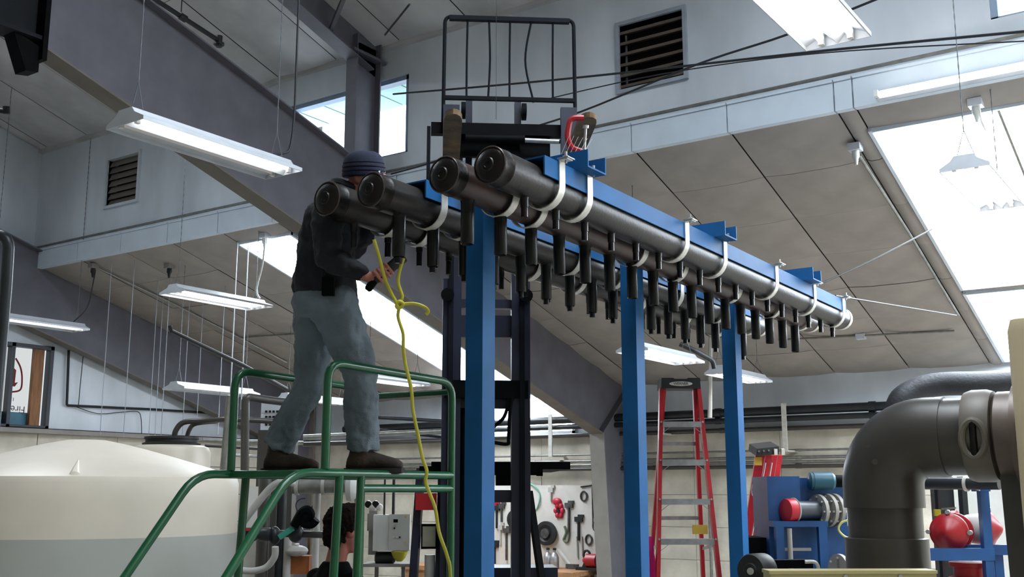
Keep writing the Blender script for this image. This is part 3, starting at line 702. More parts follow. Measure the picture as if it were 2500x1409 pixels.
# jacket: torso, sleeves, collar
jk = MB()
torso(jk, [(J(795, 728, 5.6), .165, .19), (J(793, 712, 5.6), .168, .19), (J(794, 680, 5.6), .16, .185), (J(795, 630, 5.6), .15, .18), (J(803, 570, 5.6), .15, .2), (J(812, 525, 5.6), .135, .21), (J(828, 490, 5.6), .1, .15), (J(843, 468, 5.59), .07, .085)], (FW-Z_*.08).normalized(), BK)
for sh_, el_, wr_ in ((shN, elN, wrN), (shF, elF, wrF)):
    limb(jk, [(sh_, .085), (sh_.lerp(el_, .5), .075), (el_, .072), (el_.lerp(wr_, .5), .06), (el_.lerp(wr_, .86), .047)])
organic('jacket', jk, m_jack, man, .011, 5, .035)
part('collar', MB().tube([nck+(FW*math.cos(t)*.062+BK*math.sin(t)*.068)+Z_*(.02-.025*math.cos(t)) for t in [2*math.pi*i/18 for i in range(18)]], .022, 8, loop=True), m_jack, man)
jn = MB()
torso(jn, [(J(800, 780, 5.6), .15, .175), (J(795, 745, 5.6), .168, .185), (J(793, 705, 5.6), .155, .175), (J(794, 690, 5.6), .15, .17)], FW, BK)
limb(jn, [(hipB+Z_*.0, .12), (hipB.lerp(kneeB, .35), .108), (hipB.lerp(kneeB, .7), .09), (kneeB, .082), (kneeB.lerp(ankB, .5), .082)])
jn.tube([kneeB.lerp(ankB, t) for t in (.3, .5, .7, .9, 1.06)], [.08, .083, .082, .081, .083], 16)
limb(jn, [(hipF+Z_*.0, .125), (hipF.lerp(kneeF, .35), .118), (hipF.lerp(kneeF, .7), .1), (kneeF, .088), (kneeF.lerp(ankF, .5), .084)])
jn.tube([kneeF.lerp(ankF, t) for t in (.3, .5, .7, .9, 1.08)], [.082, .085, .084, .083, .085], 16)
jo = organic('jeans', jn, m_jean, man, .010, 3, .042)
part('belt_pouch', MB().obb(J(802, 700, 5.4), CR*.03, Z_*.045, BK*.02), m_black, man)
for a_, nm in ((ankB, 0), (ankF, 1)):
    z0 = GZ-.012; b = V((a_.x, a_.y, z0)); mb = MB()
    up = [(.16, .052, .05), (.135, .055, .05), (.1, .06, .05), (.06, .07, .052)]
    mb.loft([(b+Z_*h-FW*.005, FW*a, BK*bb) for h, a, bb in up]+[(b+Z_*.03+FW*.0, FW*.085, BK*.045)], 14)
    mb.loft([(b-FW*.075+Z_*.045, BK*.03, Z_*.03), (b-FW*.03+Z_*.06, BK*.043, Z_*.05), (b+FW*.06+Z_*.06, BK*.045, Z_*.048), (b+FW*.13+Z_*.05, BK*.048, Z_*.036), (b+FW*.18+Z_*.043, BK*.044, Z_*.03), (b+FW*.21+Z_*.036, BK*.025, Z_*.018)], 14)
    bt = organic('boot', mb, m_boot, man, .009, 4)
    poly = [(-.085, -.03), (-.085, .03), (-.03, .045), (.08, .045), (.15, .052), (.205, .03), (.22, 0), (.205, -.03), (.15, -.052), (.08, -.045), (-.03, -.045)]
    part('sole', MB().prism(poly, b, FW, BK, Z_*.024), m_sole, bt)
# beanie with knit ribs
hb = MB(); prof = [(.106, -.015), (.112, -.01), (.112, .005), (.107, .008), (.112, .014), (.111, .026), (.106, .029), (.111, .035), (.109, .047), (.104, .05), (.107, .056), (.103, .07), (.096, .088), (.082, .104), (.058, .116), (.02, .121)]
hu2 = (hup+FW*.08).normalized()
part('beanie', hb.lathe(head+hup*.005-hf*.01, hu2, prof, 28), m_hat, man)
part('hood', MB().ell(J(838, 460, 5.6), .06, .11, .035), m_jack, man)
# tool in his hand
tl_ = thing('handheld_tool', 'dark cylindrical tool held in the man\'s near hand', 'tool', tb)
part('barrel', MB().lathe(tb-td*.03, td, [(.018, 0), (.024, .01), (.024, .07), (.027, .08), (.028, .185), (.024, .19)], 16), m_rubber, tl_)
part('grip', MB().lathe(tb-td*.075+CU*-.02, (td+CU*.4).normalized(), [(.012, 0), (.02, .01), (.02, .07)], 12), m_black, tl_)
# --- man in the background
h2 = J(843, 1292, 6.5)
man2 = thing('person', 'dark haired man in a black shirt standing behind the green platform', 'person', (h2.x, h2.y, 0))
f2 = (CR*.78+BK*.62).normalized(); s2 = V((-f2.y, f2.x, 0)); b2 = MB()
hf2, hs2 = head_mb(b2, h2, (Z_+f2*.05).normalized(), f2, 1.1)
c2 = V((h2.x, h2.y, 0))-f2*.06
limb(b2, [(h2-Z_*.06-f2*.03, .06), (c2+Z_*(h2.z-.2), .062), (c2+Z_*(h2.z-.28), .08)])
hz = h2.z
torso(b2, [(c2+Z_*(hz-.78), .11, .15), (c2+Z_*(hz-.62), .105, .14), (c2+Z_*(hz-.4), .11, .165), (c2+Z_*(hz-.27), .08, .15)], f2, s2)
for sd in (-1, 1):
    hp = c2+s2*sd*.09+Z_*(hz-.8); an = c2+s2*sd*.1+Z_*.08
    limb(b2, [(hp, .085), (hp.lerp(an, .25), .075), (hp.lerp(an, .5)+f2*.02, .055), (hp.lerp(an, .7), .053), (an, .038)]); limb(b2, [(an-Z_*.03, .038), (an-Z_*.04+f2*.13, .03)])
    sh_ = c2+s2*sd*.19+Z_*(hz-.3); el_ = sh_+s2*sd*.05-Z_*.28+f2*.02; wr_ = el_+f2*.2-Z_*.1
    limb(b2, [(sh_, .055), (el_, .042), (el_.lerp(wr_, .5), .038), (wr_, .027)])
    pm = wr_+f2*.05-Z_*.02; b2.loft([(wr_, Z_*.024, s2*.016), (pm, Z_*.038, s2*.017), (pm+f2*.03, Z_*.034, s2*.014)], 12)
    for k in range(4):
        q0 = pm+f2*.03+Z_*(-.028+.019*k); limb(b2, [(q0, .0095), (q0+f2*.03-s2*sd*.012, .009), (q0+f2*.04-s2*sd*.035, .0075)], 8)
    limb(b2, [(pm+Z_*.03, .012), (pm+Z_*.045+f2*.03-s2*sd*.02, .009)], 8)
organic('body', b2, m_skin2, man2, .0075, 3)
for sd in (-1, 1):
    e = h2+hf2*.091+hs2*sd*.036; part('eye', MB().ell(e, .009, .009, .009), m_white, man2); part('pupil', MB().ell(e+hf2*.006, .005, .005, .005), m_black, man2)
hr = MB().ell(h2-f2*.025+Z_*.045, .116, .104, .104).ell(h2-f2*.06-Z_*.03, .074, .092, .095).ell(h2+f2*.035+Z_*.1, .07, .08, .052)
organic('hair', hr, m_hair, man2, .008, 2, .035, texh)
sh2 = MB(); torso(sh2, [(c2+Z_*(hz-.85), .14, .19), (c2+Z_*(hz-.7), .135, .18), (c2+Z_*(hz-.45), .145, .21), (c2+Z_*(hz-.3), .12, .2), (c2+Z_*(hz-.215), .085, .12), (c2+Z_*(hz-.185), .075, .085)], f2, s2)
for sd in (-1, 1):
    sh_ = c2+s2*sd*.19+Z_*(hz-.3); el_ = sh_+s2*sd*.05-Z_*.28+f2*.02; limb(sh2, [(sh_, .085), (sh_.lerp(el_, .5), .075), (sh_.lerp(el_, .8), .068)])
organic('shirt', sh2, m_shirt, man2, .012, 5, .02)
tr = MB(); torso(tr, [(c2+Z_*(hz-.9), .14, .18), (c2+Z_*(hz-.75), .13, .17)], f2, s2)
for sd in (-1, 1):
    hp = c2+s2*sd*.09+Z_*(hz-.82); an = c2+s2*sd*.1+Z_*.1; limb(tr, [(hp, .115), (hp.lerp(an, .45), .085), (hp.lerp(an, .9), .075)])
organic('trousers', tr, mat('dark_trousers', '22252b', .9), man2, .014, 4)
for sd in (-1, 1):
    an = c2+s2*sd*.1; bo = MB().loft([(an-f2*.08+Z_*.04, s2*.03, Z_*.03), (an+Z_*.06, s2*.042, Z_*.055), (an+f2*.1+Z_*.045, s2*.046, Z_*.04), (an+f2*.18+Z_*.035, s2*.03, Z_*.025)], 14); part('shoe', bo, m_boot, man2)
# ------------------------------------------------------------------ yellow extension cord
def cpx(L, d): return [at(x, y, d+(q[0] if q else 0)) for x, y, *q in L]
yc = thing('extension_cord', 'yellow extension cord knotted once and hanging past the green rail', 'cord', at(975, 745, 5.2))
part('cord_run', MB().tube(smoothpath(cpx([(913, 585), (925, 625), (940, 680), (955, 715), (966, 735), (974, 748), (972, 775), (984, 815), (985, 850), (990, 890), (1004, 950), (1008, 1000), (1022, 1070), (1032, 1120), (1042, 1150), (1040, 1180), (1062, 1240), (1072, 1300), (1092, 1360), (1100, 1420), (1102, 1700)], 5.16), 5), .0085, 8), m_yel, yc)
part('cord_run', MB().tube(smoothpath(cpx([(985, 630), (976, 660), (972, 690), (982, 725), (974, 745), (990, 742), (1015, 742), (1037, 750), (1046, 760), (1040, 768)], 5.17), 5), .0085, 8), m_yel, yc)
part('knot', MB().tube(smoothpath(cpx([(966, 738), (975, 752), (984, 742), (974, 736), (968, 748), (976, 756)], 5.155), 5), .009, 8), m_yel, yc)
# ------------------------------------------------------------------ tanks
tc = at(205, 1170, 6.95); tc.z = 0; TR = .965
tk = thing('poly_tank', 'large white plastic water tank with domed top half filled', 'tank', tc)
wz = 1.49
part('wet_wall', MB().lathe(tc, Z_, [(TR-.02, .02), (TR, .04), (TR, wz)], 64), m_water, tk, 'greyer lower wall where water stands behind the plastic')
part('shell', MB().lathe(tc, Z_, [(TR, wz), (TR, 1.70), (TR, 1.80), (TR-.012, 1.835), (TR-.05, 1.858), (TR-.2, 1.905), (TR-.4, 1.965), (TR-.6, 2.02), (TR-.72, 2.05), (.12, 2.075), (.01, 2.08)], 64), m_tank, tk)
a_ = (V((0, 0, 0))-V((tc.x, tc.y, 0))).normalized(); a_ = (a_*math.cos(-.05)+a_.cross(Z_)*math.sin(-.05))
pp_ = at(180, 1160, 6.02)
rd = (V((pp_.x, pp_.y, 0))-V((tc.x, tc.y, 0))).normalized()
part('moulded_rib', MB().loft([(tc+rd*(TR-.01)+Z_*1.80, rd.cross(Z_)*.005, Z_*.01), (tc+rd*(TR-.03)+Z_*1.842, rd.cross(Z_)*.03, Z_*.02), (tc+rd*(TR-.12)+Z_*1.876, rd.cross(Z_)*.018, Z_*.022), (tc+rd*(TR-.26)+Z_*1.922, rd.cross(Z_)*.006, Z_*.012)], 12), m_tank, tk)
t2 = at(418, 1100, 8.6); t2.z = 0
tk2 = thing('poly_tank', 'smaller white plastic tank with black lid behind the large tank', 'tank', t2)
r2 = .305
zz = lambda y, d=8.6: at(418, y, d).z
part('shell', MB().lathe(t2, Z_, [(r2, .02), (r2, zz(1105)), (r2-.02, zz(1093)), (r2-.06, zz(1088)), (.05, zz(1086))], 40), m_tank, tk2)
part('lid', MB().lathe(t2+Z_*zz(1089), Z_, [(.22, 0), (.225, .02), (.2, .028), (.2, .05), (.21, .052), (.21, .07), (.02, .075)], 32), m_rubber, tk2)
# pipes looping out of the smaller tank
solo('tank_vent_pipe', MB().tube(smoothpath([at(425, 1072, 8.55), at(430, 1050, 8.55), at(450, 1031, 8.55), at(500, 1028, 8.5), at(560, 1024, 8.4), at(650, 1028, 8.5), at(720, 1034, 8.6)]), .022, 10), m_pvc, 'grey pipe curving out of the smaller tank behind the green post', 'pipe', at(425, 1072, 8.55))
solo('tank_vent_pipe', MB().tube(smoothpath([at(455, 1075, 8.75), at(462, 1050, 8.75), at(478, 1035, 8.75), at(530, 1029, 8.7)]), .018, 10), m_pvc, 'second shorter grey pipe curving up from the black tank lid', 'pipe', at(455, 1075, 8.75))
# ------------------------------------------------------------------ red stepladders
lc = at(1666, 1200, 8.7); lc.z = 0; LF = V((-CF.x, -CF.y, 0)).normalized(); LR = CR
ld = thing('step_ladder', 'tall open red fibreglass stepladder between the middle and farthest blue posts', 'ladder', lc)
HT = at(1666, 926, 8.7).z
def lw(z): return .148+(HT-z)*.058                                    # half width of the front rails
def lp(sx, z, fy): return lc+LR*(sx*lw(z))+LF*((HT-z)*fy)+Z_*z
for sx in (-1, 1):
    r = part('front_rail', MB().bar(lp(sx, HT-.06, .12), lp(sx, .03, .12), .03, .075, up=LF), m_lred, ld)
    part('rear_rail', MB().bar(lp(sx*.82, HT-.06, -.28), lp(sx*.95, .03, -.28), .03, .055, up=LF), m_lred, ld)
    for z in (.02,): part('foot', MB().box(lp(sx, z, .12)-V((.04, .04, .02)), lp(sx, z, .12)+V((.04, .04, .05))), m_rubber, ld)
top = part('top_cap', MB().prism([(-.16, -.065), (.16, -.065), (.155, .02), (.06, .02), (.05, .012), (-.05, .012), (-.06, .02), (-.155, .02)], lc+Z_*HT-LF*.16, LR, Z_, LF*.24), m_rubber, ld)
ov = MB().prism([(.094*math.cos(2*math.pi*i/28), .019*math.sin(2*math.pi*i/28)) for i in range(28)], lc+Z_*(HT-.028)+LF*.08, LR, Z_, LF*.003)
part('badge', ov, m_zinc, top); text('WERNER', top, lc+Z_*(HT-.028)+LF*.084, LR, Z_, .03, m_rubber)
for k in range(1, 9):
    z = HT-.03-.305*k
    if z < .15: break
    wv = lw(z)-.012
    s_ = part('step', MB().obb(lc+LF*((HT-z)*.12)+Z_*z, LR*wv, LF*.045, Z_*.003).obb(lc+LF*((HT-z)*.12+.045)+Z_*(z-.02), LR*wv, LF*.003, Z_*.022), m_alu, ld)
    for sx in (-1, 1):
        part('rivet', MB().cyl(lp(sx, z, .12)+LF*.03, lp(sx, z, .12)+LF*.045, .008, n=8), m_bolt, s_)
        part('knee_brace', MB().bar(lp(sx, z-.1, .12)+LF*.02, lc+LR*(sx*(wv-.1))+LF*((HT-z)*.12+.03)+Z_*(z-.01), .015, .004), m_alu, s_)
for z in (HT-.5, HT-1.1, HT-1.8): part('rear_brace', MB().bar(lp(-.85, z, -.28), lp(.85, z, -.28), .02, .03), m_alu, ld)
for sx in (-1, 1): part('spreader', MB().bar(lp(sx, HT-1.3, .1), lp(sx*.9, HT-1.35, -.28), .006, .025), m_alu, ld)
solo('warning_label', MB().obb(lp(.45, 1.46, .12)+LF*.06, LR*.06, Z_*.035, LF*.002), mat('yellow_label', 'c9a43a', .6), 'small yellow tag hanging from a step of the open red ladder', 'tag', lp(.45, 1.42, .12)+LF*.06)
solo('pink_ribbon', MB().loft([(at(1588, 1310, 8.5), LR*.02, LF*.004), (at(1586, 1350, 8.5), LR*.035, LF*.01), (at(1590, 1385, 8.5), LR*.05, LF*.012), (at(1586, 1430, 8.5), LR*.045, LF*.01)], 10), mat('pink_cloth', 'd4157a', .7), 'bright pink cloth strip hanging at the left foot of the red stepladder', 'cloth', at(1588, 1430, 8.5))
# folded ladder, leaning, seen from its side
def q(x, y, d=9.4): return at(x, y, d)
l2 = thing('folded_ladder', 'folded red stepladder leaning beside the blue machine', 'ladder', V((q(1830, 1200).x, q(1830, 1200).y, 0)))
def rail2(x0, x1, xb0, xb1, d, name):
    a0, a1 = at(x0, 1112, d), at(x1, 1112, d); b0, b1 = at(xb0, 1320, d), at(xb1, 1320, d)
    t = (V((b0.x, b0.y, b0.z))-a0); k = (a0.z-.02)/(a0.z-b0.z); b0 = a0+(b0-a0)*k; b1 = a1+(b1-a1)*k
    mb = MB(); P = [a0, a1, b1, b0]; n_ = CF*.03
    mb.add([p_ for p_ in P]+[p_+n_ for p_ in P], [(3, 2, 1, 0), (4, 5, 6, 7), (0, 1, 5, 4), (1, 2, 6, 5), (2, 3, 7, 6), (3, 0, 4, 7)]); return part(name, mb, m_lred, l2)
rr_ = rail2(1845, 1868, 1815, 1833, 9.35, 'front_rail'); rail2(1869, 1885, 1834, 1852, 9.4, 'front_rail_flange'); rail2(1884, 1898, 1852, 1866, 9.6, 'rear_rail'); rail2(1899, 1911, 1868, 1880, 9.75, 'rear_rail')
cb = part('top_cap', MB().prism([(0, 0), (.19, .02), (.185, -.045), (-.01, -.06)], at(1848, 1096, 9.3), LR, Z_, CF*.3), m_rubber, l2)
for k in range(3): part('rivet', MB().cyl(at(1853+k*12, 1102-k, 9.3), at(1853+k*12, 1102-k, 9.28), .009, n=8), m_bolt, cb)
for x in (1893, 1911): part('cap_hinge', MB().obb(at(x, 1103, 9.3), LR*.014, Z_*.025, CF*.02), m_zinc, cb)
for xa, xb in ((1869, 1834), (1884.5, 1852)): part('pale_edge', MB().bar(at(xa, 1130, 9.33), at(xb, 1318, 9.33), .008, .01), m_pvcl, l2)
part('label_patch', MB().obb(at(1851, 1126, 9.33), LR*.032, Z_*.035, CF*.004), mat('yellow_label', 'c9a43a'), rr_)
bd = part('badge', MB().prism([(.026*math.cos(2*math.pi*i/24)+.22*.09*math.sin(2*math.pi*i/24), .09*math.sin(2*math.pi*i/24)) for i in range(24)], at(1843, 1186, 9.34), LR, Z_, CF*.004), m_zinc, rr_)
part('badge_face', MB().prism([(.019*math.cos(2*math.pi*i/24)+.22*.075*math.sin(2*math.pi*i/24), .075*math.sin(2*math.pi*i/24)) for i in range(24)], at(1843, 1186, 9.335), LR, Z_, CF*.004), m_rubber, rr_)
text('WERNER', rr_, at(1843, 1186, 9.332), (Z_*.97+LR*.22).normalized(), (Z_*.22-LR*.97).normalized(), .034, m_zinc)
# ------------------------------------------------------------------ big grey elbow pipe, clamp, cabinet
eb = at(2163, 1300, 4.7); ev_ = V((eb.x, eb.y, 0)); er = .162; hz_ = at(2163, 1069, 4.7).z
el = thing('elbow_pipe', 'large grey plastic pipe rising and elbowing right into the tan cabinet', 'pipe', ev_)
cr_ = .2; cen = V((ev_.x+cr_, ev_.y, hz_-cr_))
arc = [cen+V((-cr_*math.cos(t), 0, cr_*math.sin(t))) for t in [math.pi/2*i/14 for i in range(15)]]
z1 = at(2163, 1240, 4.7).z; z2 = at(2163, 1312, 4.7).z
part('elbow', MB().tube([V((ev_.x, ev_.y, z1))]+arc+[V((ev_.x+cr_+.08, ev_.y, hz_))], er+.008, 36), m_pvc, el)
part('riser', MB().cyl((ev_.x, ev_.y, 0), (ev_.x, ev_.y, z1), er-.006, n=36), m_pvc, el)
part('socket', MB().lathe((ev_.x, ev_.y, z2-.45), Z_, [(er-.004, 0), (er+.012, .004), (er+.012, .446), (er-.004, .45)], 36), m_pvc, el)
part('spigot', MB().cyl((ev_.x+cr_+.07, ev_.y, hz_), (ev_.x+cr_+.38, ev_.y, hz_), er, n=36), m_pvc, el)
xc = ev_.x+cr_+.225
cl_ = part('grooved_clamp', MB().lathe((xc-.06, ev_.y, hz_), X_, [(er, 0), (er+.022, .005), (er+.03, .03), (er+.03, .09), (er+.022, .115), (er, .12)], 36), mat('clamp_casting', '6b645b', .5, na=.15), el)
fp = V((xc, ev_.y-er-.02, hz_))
part('bolt_pad', MB().tube([fp+V((.045*math.cos(t), -.012, .075*math.sin(t)-.02)) for t in [2*math.pi*i/20 for i in range(20)]], .014, 8, loop=True), mat('clamp_casting', '6b645b'), cl_)
part('bolt', MB().cyl(fp+V((0, -.01, -.1)), fp+V((0, -.01, .06)), .014), m_cap, cl_)
part('flange_adapter', MB().lathe((xc+.06, ev_.y, hz_), X_, [(er, 0), (er+.018, .012), (er+.018, .075), (er+.045, .077), (er+.045, .1)], 36), mat('adapter_brown', '6f625a', .45, .2, na=.2), el)
part('pipe_support', MB().bar((xc+.125, ev_.y, hz_-.1), (xc+.155, ev_.y, 0), .12, .14, up=Y_), mat('support_grey', '4a4848', .5), el)
for p_ in ((2136, 1128), (2119, 1086)): part('plug', MB().cyl(at(p_[0], p_[1], 4.5), at(p_[0], p_[1], 4.62), .012), m_pvc, el)
cbx = V((-.795, 4.58, at(2474, 768, 4.25).z))
c0 = V((cbx.x, cbx.y, 0)); ct = cbx.z
cabm = MB()
for pr_, zz_ in (((0, 0), 0),): pass
rc = .05
def rrect(x0, x1, y0, y1, z, r):
    P = []
    for cx, cy, a0 in ((x1-r, y1-r, 0), (x0+r, y1-r, 90), (x0+r, y0+r, 180), (x1-r, y0+r, 270)):
        for i in range(5): t = math.radians(a0+i*22.5); P.append(c0+X_*(cx+r*math.cos(t))+Y_*(cy+r*math.sin(t))+Z_*z)
    return P
cabm.rings([rrect(.0, 1.0, 0, .6, .0, .04), rrect(.0, 1.0, 0, .6, ct-.06, .04), rrect(.012, .99, .01, .59, ct-.015, .035), rrect(.05, .95, .04, .55, ct, .03)])
cab = thing('equipment_cabinet', 'tall tan enamelled cabinet at the right edge beside the grey elbow pipe', 'cabinet', c0)
part('body', cabm, m_cream, cab)
part('plinth', MB().box(c0+V((-.01, -.01, 0)), c0+V((1.01, .61, .06))), m_black, cab)
# beige box with roller in front
bx = at(1880, 1395, 4.0)
bb = thing('beige_cabinet', 'low beige sheet metal box at the bottom edge below the grey elbow', 'cabinet', V((bx.x, bx.y, 0)))
b0 = V((bx.x, bx.y, 0)); L1 = (at(2285, 1387, 4.02)-bx); L1.z = 0; wv = L1.length; L1.normalize(); L2 = V((-L1.y, L1.x, 0))
part('body', MB().obb(b0+L1*wv/2+L2*.05+Z_*(bx.z/2), L1*wv/2, L2*.05, Z_*(bx.z/2)), m_beige, bb)
part('lid', MB().obb(b0+L1*wv/2+L2*.05+Z_*(bx.z-.004), L1*(wv/2+.004), L2*.054, Z_*.006), m_beige, bb)
for t in (.45, .78): part('screw', MB().cyl(b0+L1*wv*t+Z_*(bx.z-.02)-L2*.006, b0+L1*wv*t+Z_*(bx.z-.02), .008, n=8), m_bolt, bb)
rl = thing('belt_roller', 'black drum roller on a dark bar at the bottom edge beside the beige box', 'roller', at(1838, 1390, 4.5))
part('drum', MB().lathe(at(1832, 1395, 4.45), (CR*.75+BK*.66).normalized(), [(.03, -.004), (.034, 0), (.066, 0), (.07, .006), (.07, .09), (.066, .096), (.02, .096)], 28), m_rubber, rl)
part('hub', MB().cyl(at(1832, 1395, 4.44), at(1832, 1395, 4.40), .014), m_bolt, rl)
part('bar', MB().bar(at(1860, 1378, 4.62), at(1975, 1376, 4.75), .05, .035), m_black, rl)
part('end_bracket', MB().tube(bend([at(1965, 1372, 4.7), at(1995, 1371, 4.7), at(2000, 1400, 4.7)], .03), .008, 8), m_white, rl)
part('stand', MB().bar(at(1900, 1380, 4.7), V((at(1900, 1380, 4.7).x, at(1900, 1380, 4.7).y, 0)), .05, .05), m_black, rl)
# ------------------------------------------------------------------ blue pump machine
mb0 = at(1872, 1163, 8.0); O = V((mb0.x, mb0.y, 0))
mc = thing('pump_machine', 'blue steel pump unit with teal motor right of the farthest blue post', 'machine', O)
def mo(x, y, z): return O+LR*x+BK*y+Z_*z
def mbox(x0, x1, y0, y1, z0, z1, mb=None): return (mb or MB()).obb(mo((x0+x1)/2, (y0+y1)/2, (z0+z1)/2), LR*abs(x1-x0)/2, BK*abs(y1-y0)/2, Z_*abs(z1-z0)/2)
zt_ = mb0.z
m_blue2 = mat('machine_blue', '12477c', .45, ns=6, na=.2)
part('housing', mbox(0, .24, 0, .5, 1.25, zt_), m_blue2, mc); part('housing', mbox(.24, .62, .15, .6, 1.1, zt_-.01), m_blue2, mc)
part('motor', MB().lathe(mo(.32, .05, zt_-.035), LR, [(.05, 0), (.066, .01), (.066, .17), (.05, .19)], 18).lathe(mo(.32, .05, zt_-.035), LR, [(.07, .03), (.07, .035)], 18), m_teal, mc)
part('motor_shaft', MB().cyl(mo(.51, .05, zt_-.035), mo(.62, .05, zt_-.035), .045), m_black, mc)
part('ledge', mbox(0, .40, -.12, 0, 1.5, 1.54), m_blue2, mc)
part('leg', mbox(.02, .08, -.12, -.06, 0, 1.5), m_blue2, mc); part('leg', mbox(.33, .39, -.12, -.06, 0, 1.5), m_blue2, mc)
part('back_plate', mbox(.02, .62, .1, .14, .2, 1.5), m_blue2, mc); part('rail', mbox(.06, .28, -.08, -.04, 1.33, 1.35), m_steelc, mc)
part('post', MB().cyl(mo(.11, -.15, 1.0), mo(.11, -.15, 1.49), .018), m_steelc, mc)
pz_ = 1.615
dp = thing('capped_pipe', 'grey flanged pipe stub with a round red cap on the blue machine', 'pipe', mo(.12, -.1, 1.54))
pd_ = (LR*.9+BK*.35).normalized()
part('red_cap', MB().lathe(mo(.10, -.08, pz_), pd_, [(.06, 0), (.082, .008), (.085, .02), (.085, .075)], 28), mat('red_cap_plastic', 'b01026', .4, na=.05), dp)
part('retaining_band', MB().lathe(mo(.10, -.08, pz_), pd_, [(.087, .075), (.092, .08), (.087, .086)], 28), m_zinc, dp)
part('pipe_body', MB().cyl(mo(.10, -.08, pz_)+pd_*.07, mo(.10, -.08, pz_)+pd_*.34, .07, n=24), mat('pipe_slate', '3a3f46', .4), dp)
for k, (s0, r_) in enumerate(((.28, .115), (.36, .12), (.42, .12))):
    fl_ = part('flange', MB().lathe(mo(.10, -.08, pz_)+pd_*s0, pd_, [(.07, 0), (r_, .002), (r_, .03), (.07, .032)], 28), m_steelc, dp)
    a1 = pd_.orthogonal().normalized(); a2 = pd_.cross(a1)
    for j in range(8):
        c_ = mo(.10, -.08, pz_)+pd_*s0+(a1*math.cos(j*math.pi/4)+a2*math.sin(j*math.pi/4))*(r_-.02)
        part('bolt', MB().cyl(c_-pd_*.015, c_+pd_*.045, .009, n=6), m_bolt, fl_)
part('yellow_loop', MB().tube(smoothpath([mo(.52, -.2, 1.55), mo(.47, -.2, 1.53), mo(.45, -.2, 1.48), mo(.5, -.2, 1.43), mo(.58, -.2, 1.42)]), .008, 6), mat('pale_yellow_tube', 'b9b56a', .5), dp)
lf = thing('pipe_flange', 'loose grey bolted pipe flange low beside the beige box', 'flange', at(2045, 1385, 7.6))
part('disc', MB().lathe(at(2045, 1392, 7.6), (LR+BK*.4).normalized(), [(.05, 0), (.11, .002), (.11, .03), (.05, .032)], 28), m_steelc, lf)
for j in range(8): part('bolt', MB().cyl(at(2045+24*math.cos(j*.785), 1392+30*math.sin(j*.785), 7.55), at(2045+24*math.cos(j*.785), 1392+30*math.sin(j*.785), 7.6), .009, n=6), m_bolt, lf)
# dark block between ladder and machine
solo('machine_base', MB().obb(at(1840, 1340, 8.2)-Z_*.55, LR*.12, BK*.2, Z_*.64), m_black, 'dark machine base standing between the folded ladder and the blue machine', 'machine', V((at(1840, 1340, 8.2).x, at(1840, 1340, 8.2).y, 0)))
# ------------------------------------------------------------------ red valve pumps on a blue stand
sv = at(2395, 1200, 6.5); SO = V((sv.x, sv.y, 0))
def so(x, y, z): return SO+LR*x+BK*y+Z_*z
zs = at(2395, 1352, 6.5).z; ztp = at(2395, 1195, 6.5).z
stn = thing('pump_stand', 'blue square tube stand carrying the red pumps behind the grey elbow', 'stand', SO)
m_blue3 = mat('stand_blue', '184f8a', .45, ns=6, na=.15)
part('post', MB().obb(so(.01, 0, ztp/2), LR*.026, BK*.026, Z_*ztp/2), m_blue3, stn)
part('post', MB().obb(so(.13, .15, zs/2), LR*.026, BK*.026, Z_*zs/2), m_blue3, stn)
part('beam', MB().obb(so(-.2, .0, zs), LR*.24, BK*.03, Z_*.035), m_blue3, stn); part('beam', MB().obb(so(.05, .12, zs+.02), LR*.12, BK*.03, Z_*.03), m_blue3, stn)
part('top_plate', MB().obb(so(.0, 0, ztp), LR*.045, BK*.03, Z_*.012), m_blue3, stn)
part('base_rail', MB().obb(so(-.2, .0, .05), LR*.3, BK*.03, Z_*.03), m_blue3, stn)
for i, (px, py, lab) in enumerate(((2315, 1300, 'red domed pump cover facing forward on the blue stand'), (2425, 1292, 'second red pump cover half hidden behind the blue stand post'))):
    c_ = at(px, py, 6.5+.15*i); dz = (-BK*.8-LR*.5).normalized() if i == 0 else (-BK*.5+LR*.75).normalized()
    pu = thing('red_pump', lab, 'pump', c_-Z_*.115, 'red pumps on the blue stand')
    part('cover', MB().lathe(c_, dz, [(.105, -.05), (.112, -.045), (.112, -.015), (.098, -.008), (.094, .0), (.072, .012), (.05, .03), (.022, .05), (.004, .056)], 32), m_red, pu)
    part('body', MB().lathe(c_-dz*.05, -dz, [(.09, 0), (.095, .02), (.085, .1), (.06, .16)], 24), m_pvcl, pu)
    part('rear_flange', MB().lathe(c_-dz*.2, -dz, [(.05, 0), (.11, .004), (.11, .035), (.05, .04)], 28), m_red, pu)
    b1 = dz.orthogonal().normalized(); b2_ = dz.cross(b1)
    for j in range(4):
        w_ = c_-dz*.03+(b1*math.cos(j*math.pi/2+.78)+b2_*math.sin(j*math.pi/2+.78))*.118
        part('bolt', MB().cyl(w_-dz*.02, w_+dz*.025, .014, n=8), m_bolt, pu)
solo('low_pump', MB().lathe(at(2370, 1385, 6.6), Z_, [(.05, -.12), (.13, -.115), (.13, -.06), (.1, -.05), (.1, .0), (.125, .005), (.125, .03), (.05, .035)], 28), m_red, 'red flanged pump housing low under the blue stand beam', 'pump', at(2370, 1420, 6.6))
sp = thing('service_pipe', 'horizontal grey pipe with silver clamps above the red pumps', 'pipe', at(2255, 1181, 6.6))
part('pipe_body', MB().cyl(at(2240, 1181, 6.7), at(2440, 1181, 6.35), .036), m_dkpipe, sp)
for x in (2355, 2385): part('clamp', MB().lathe(at(x, 1181, 6.5), (at(2440, 1181, 6.35)-at(2240, 1181, 6.7)), [(.036, 0), (.046, .002), (.046, .02), (.036, .022)], 16), m_zinc, sp)
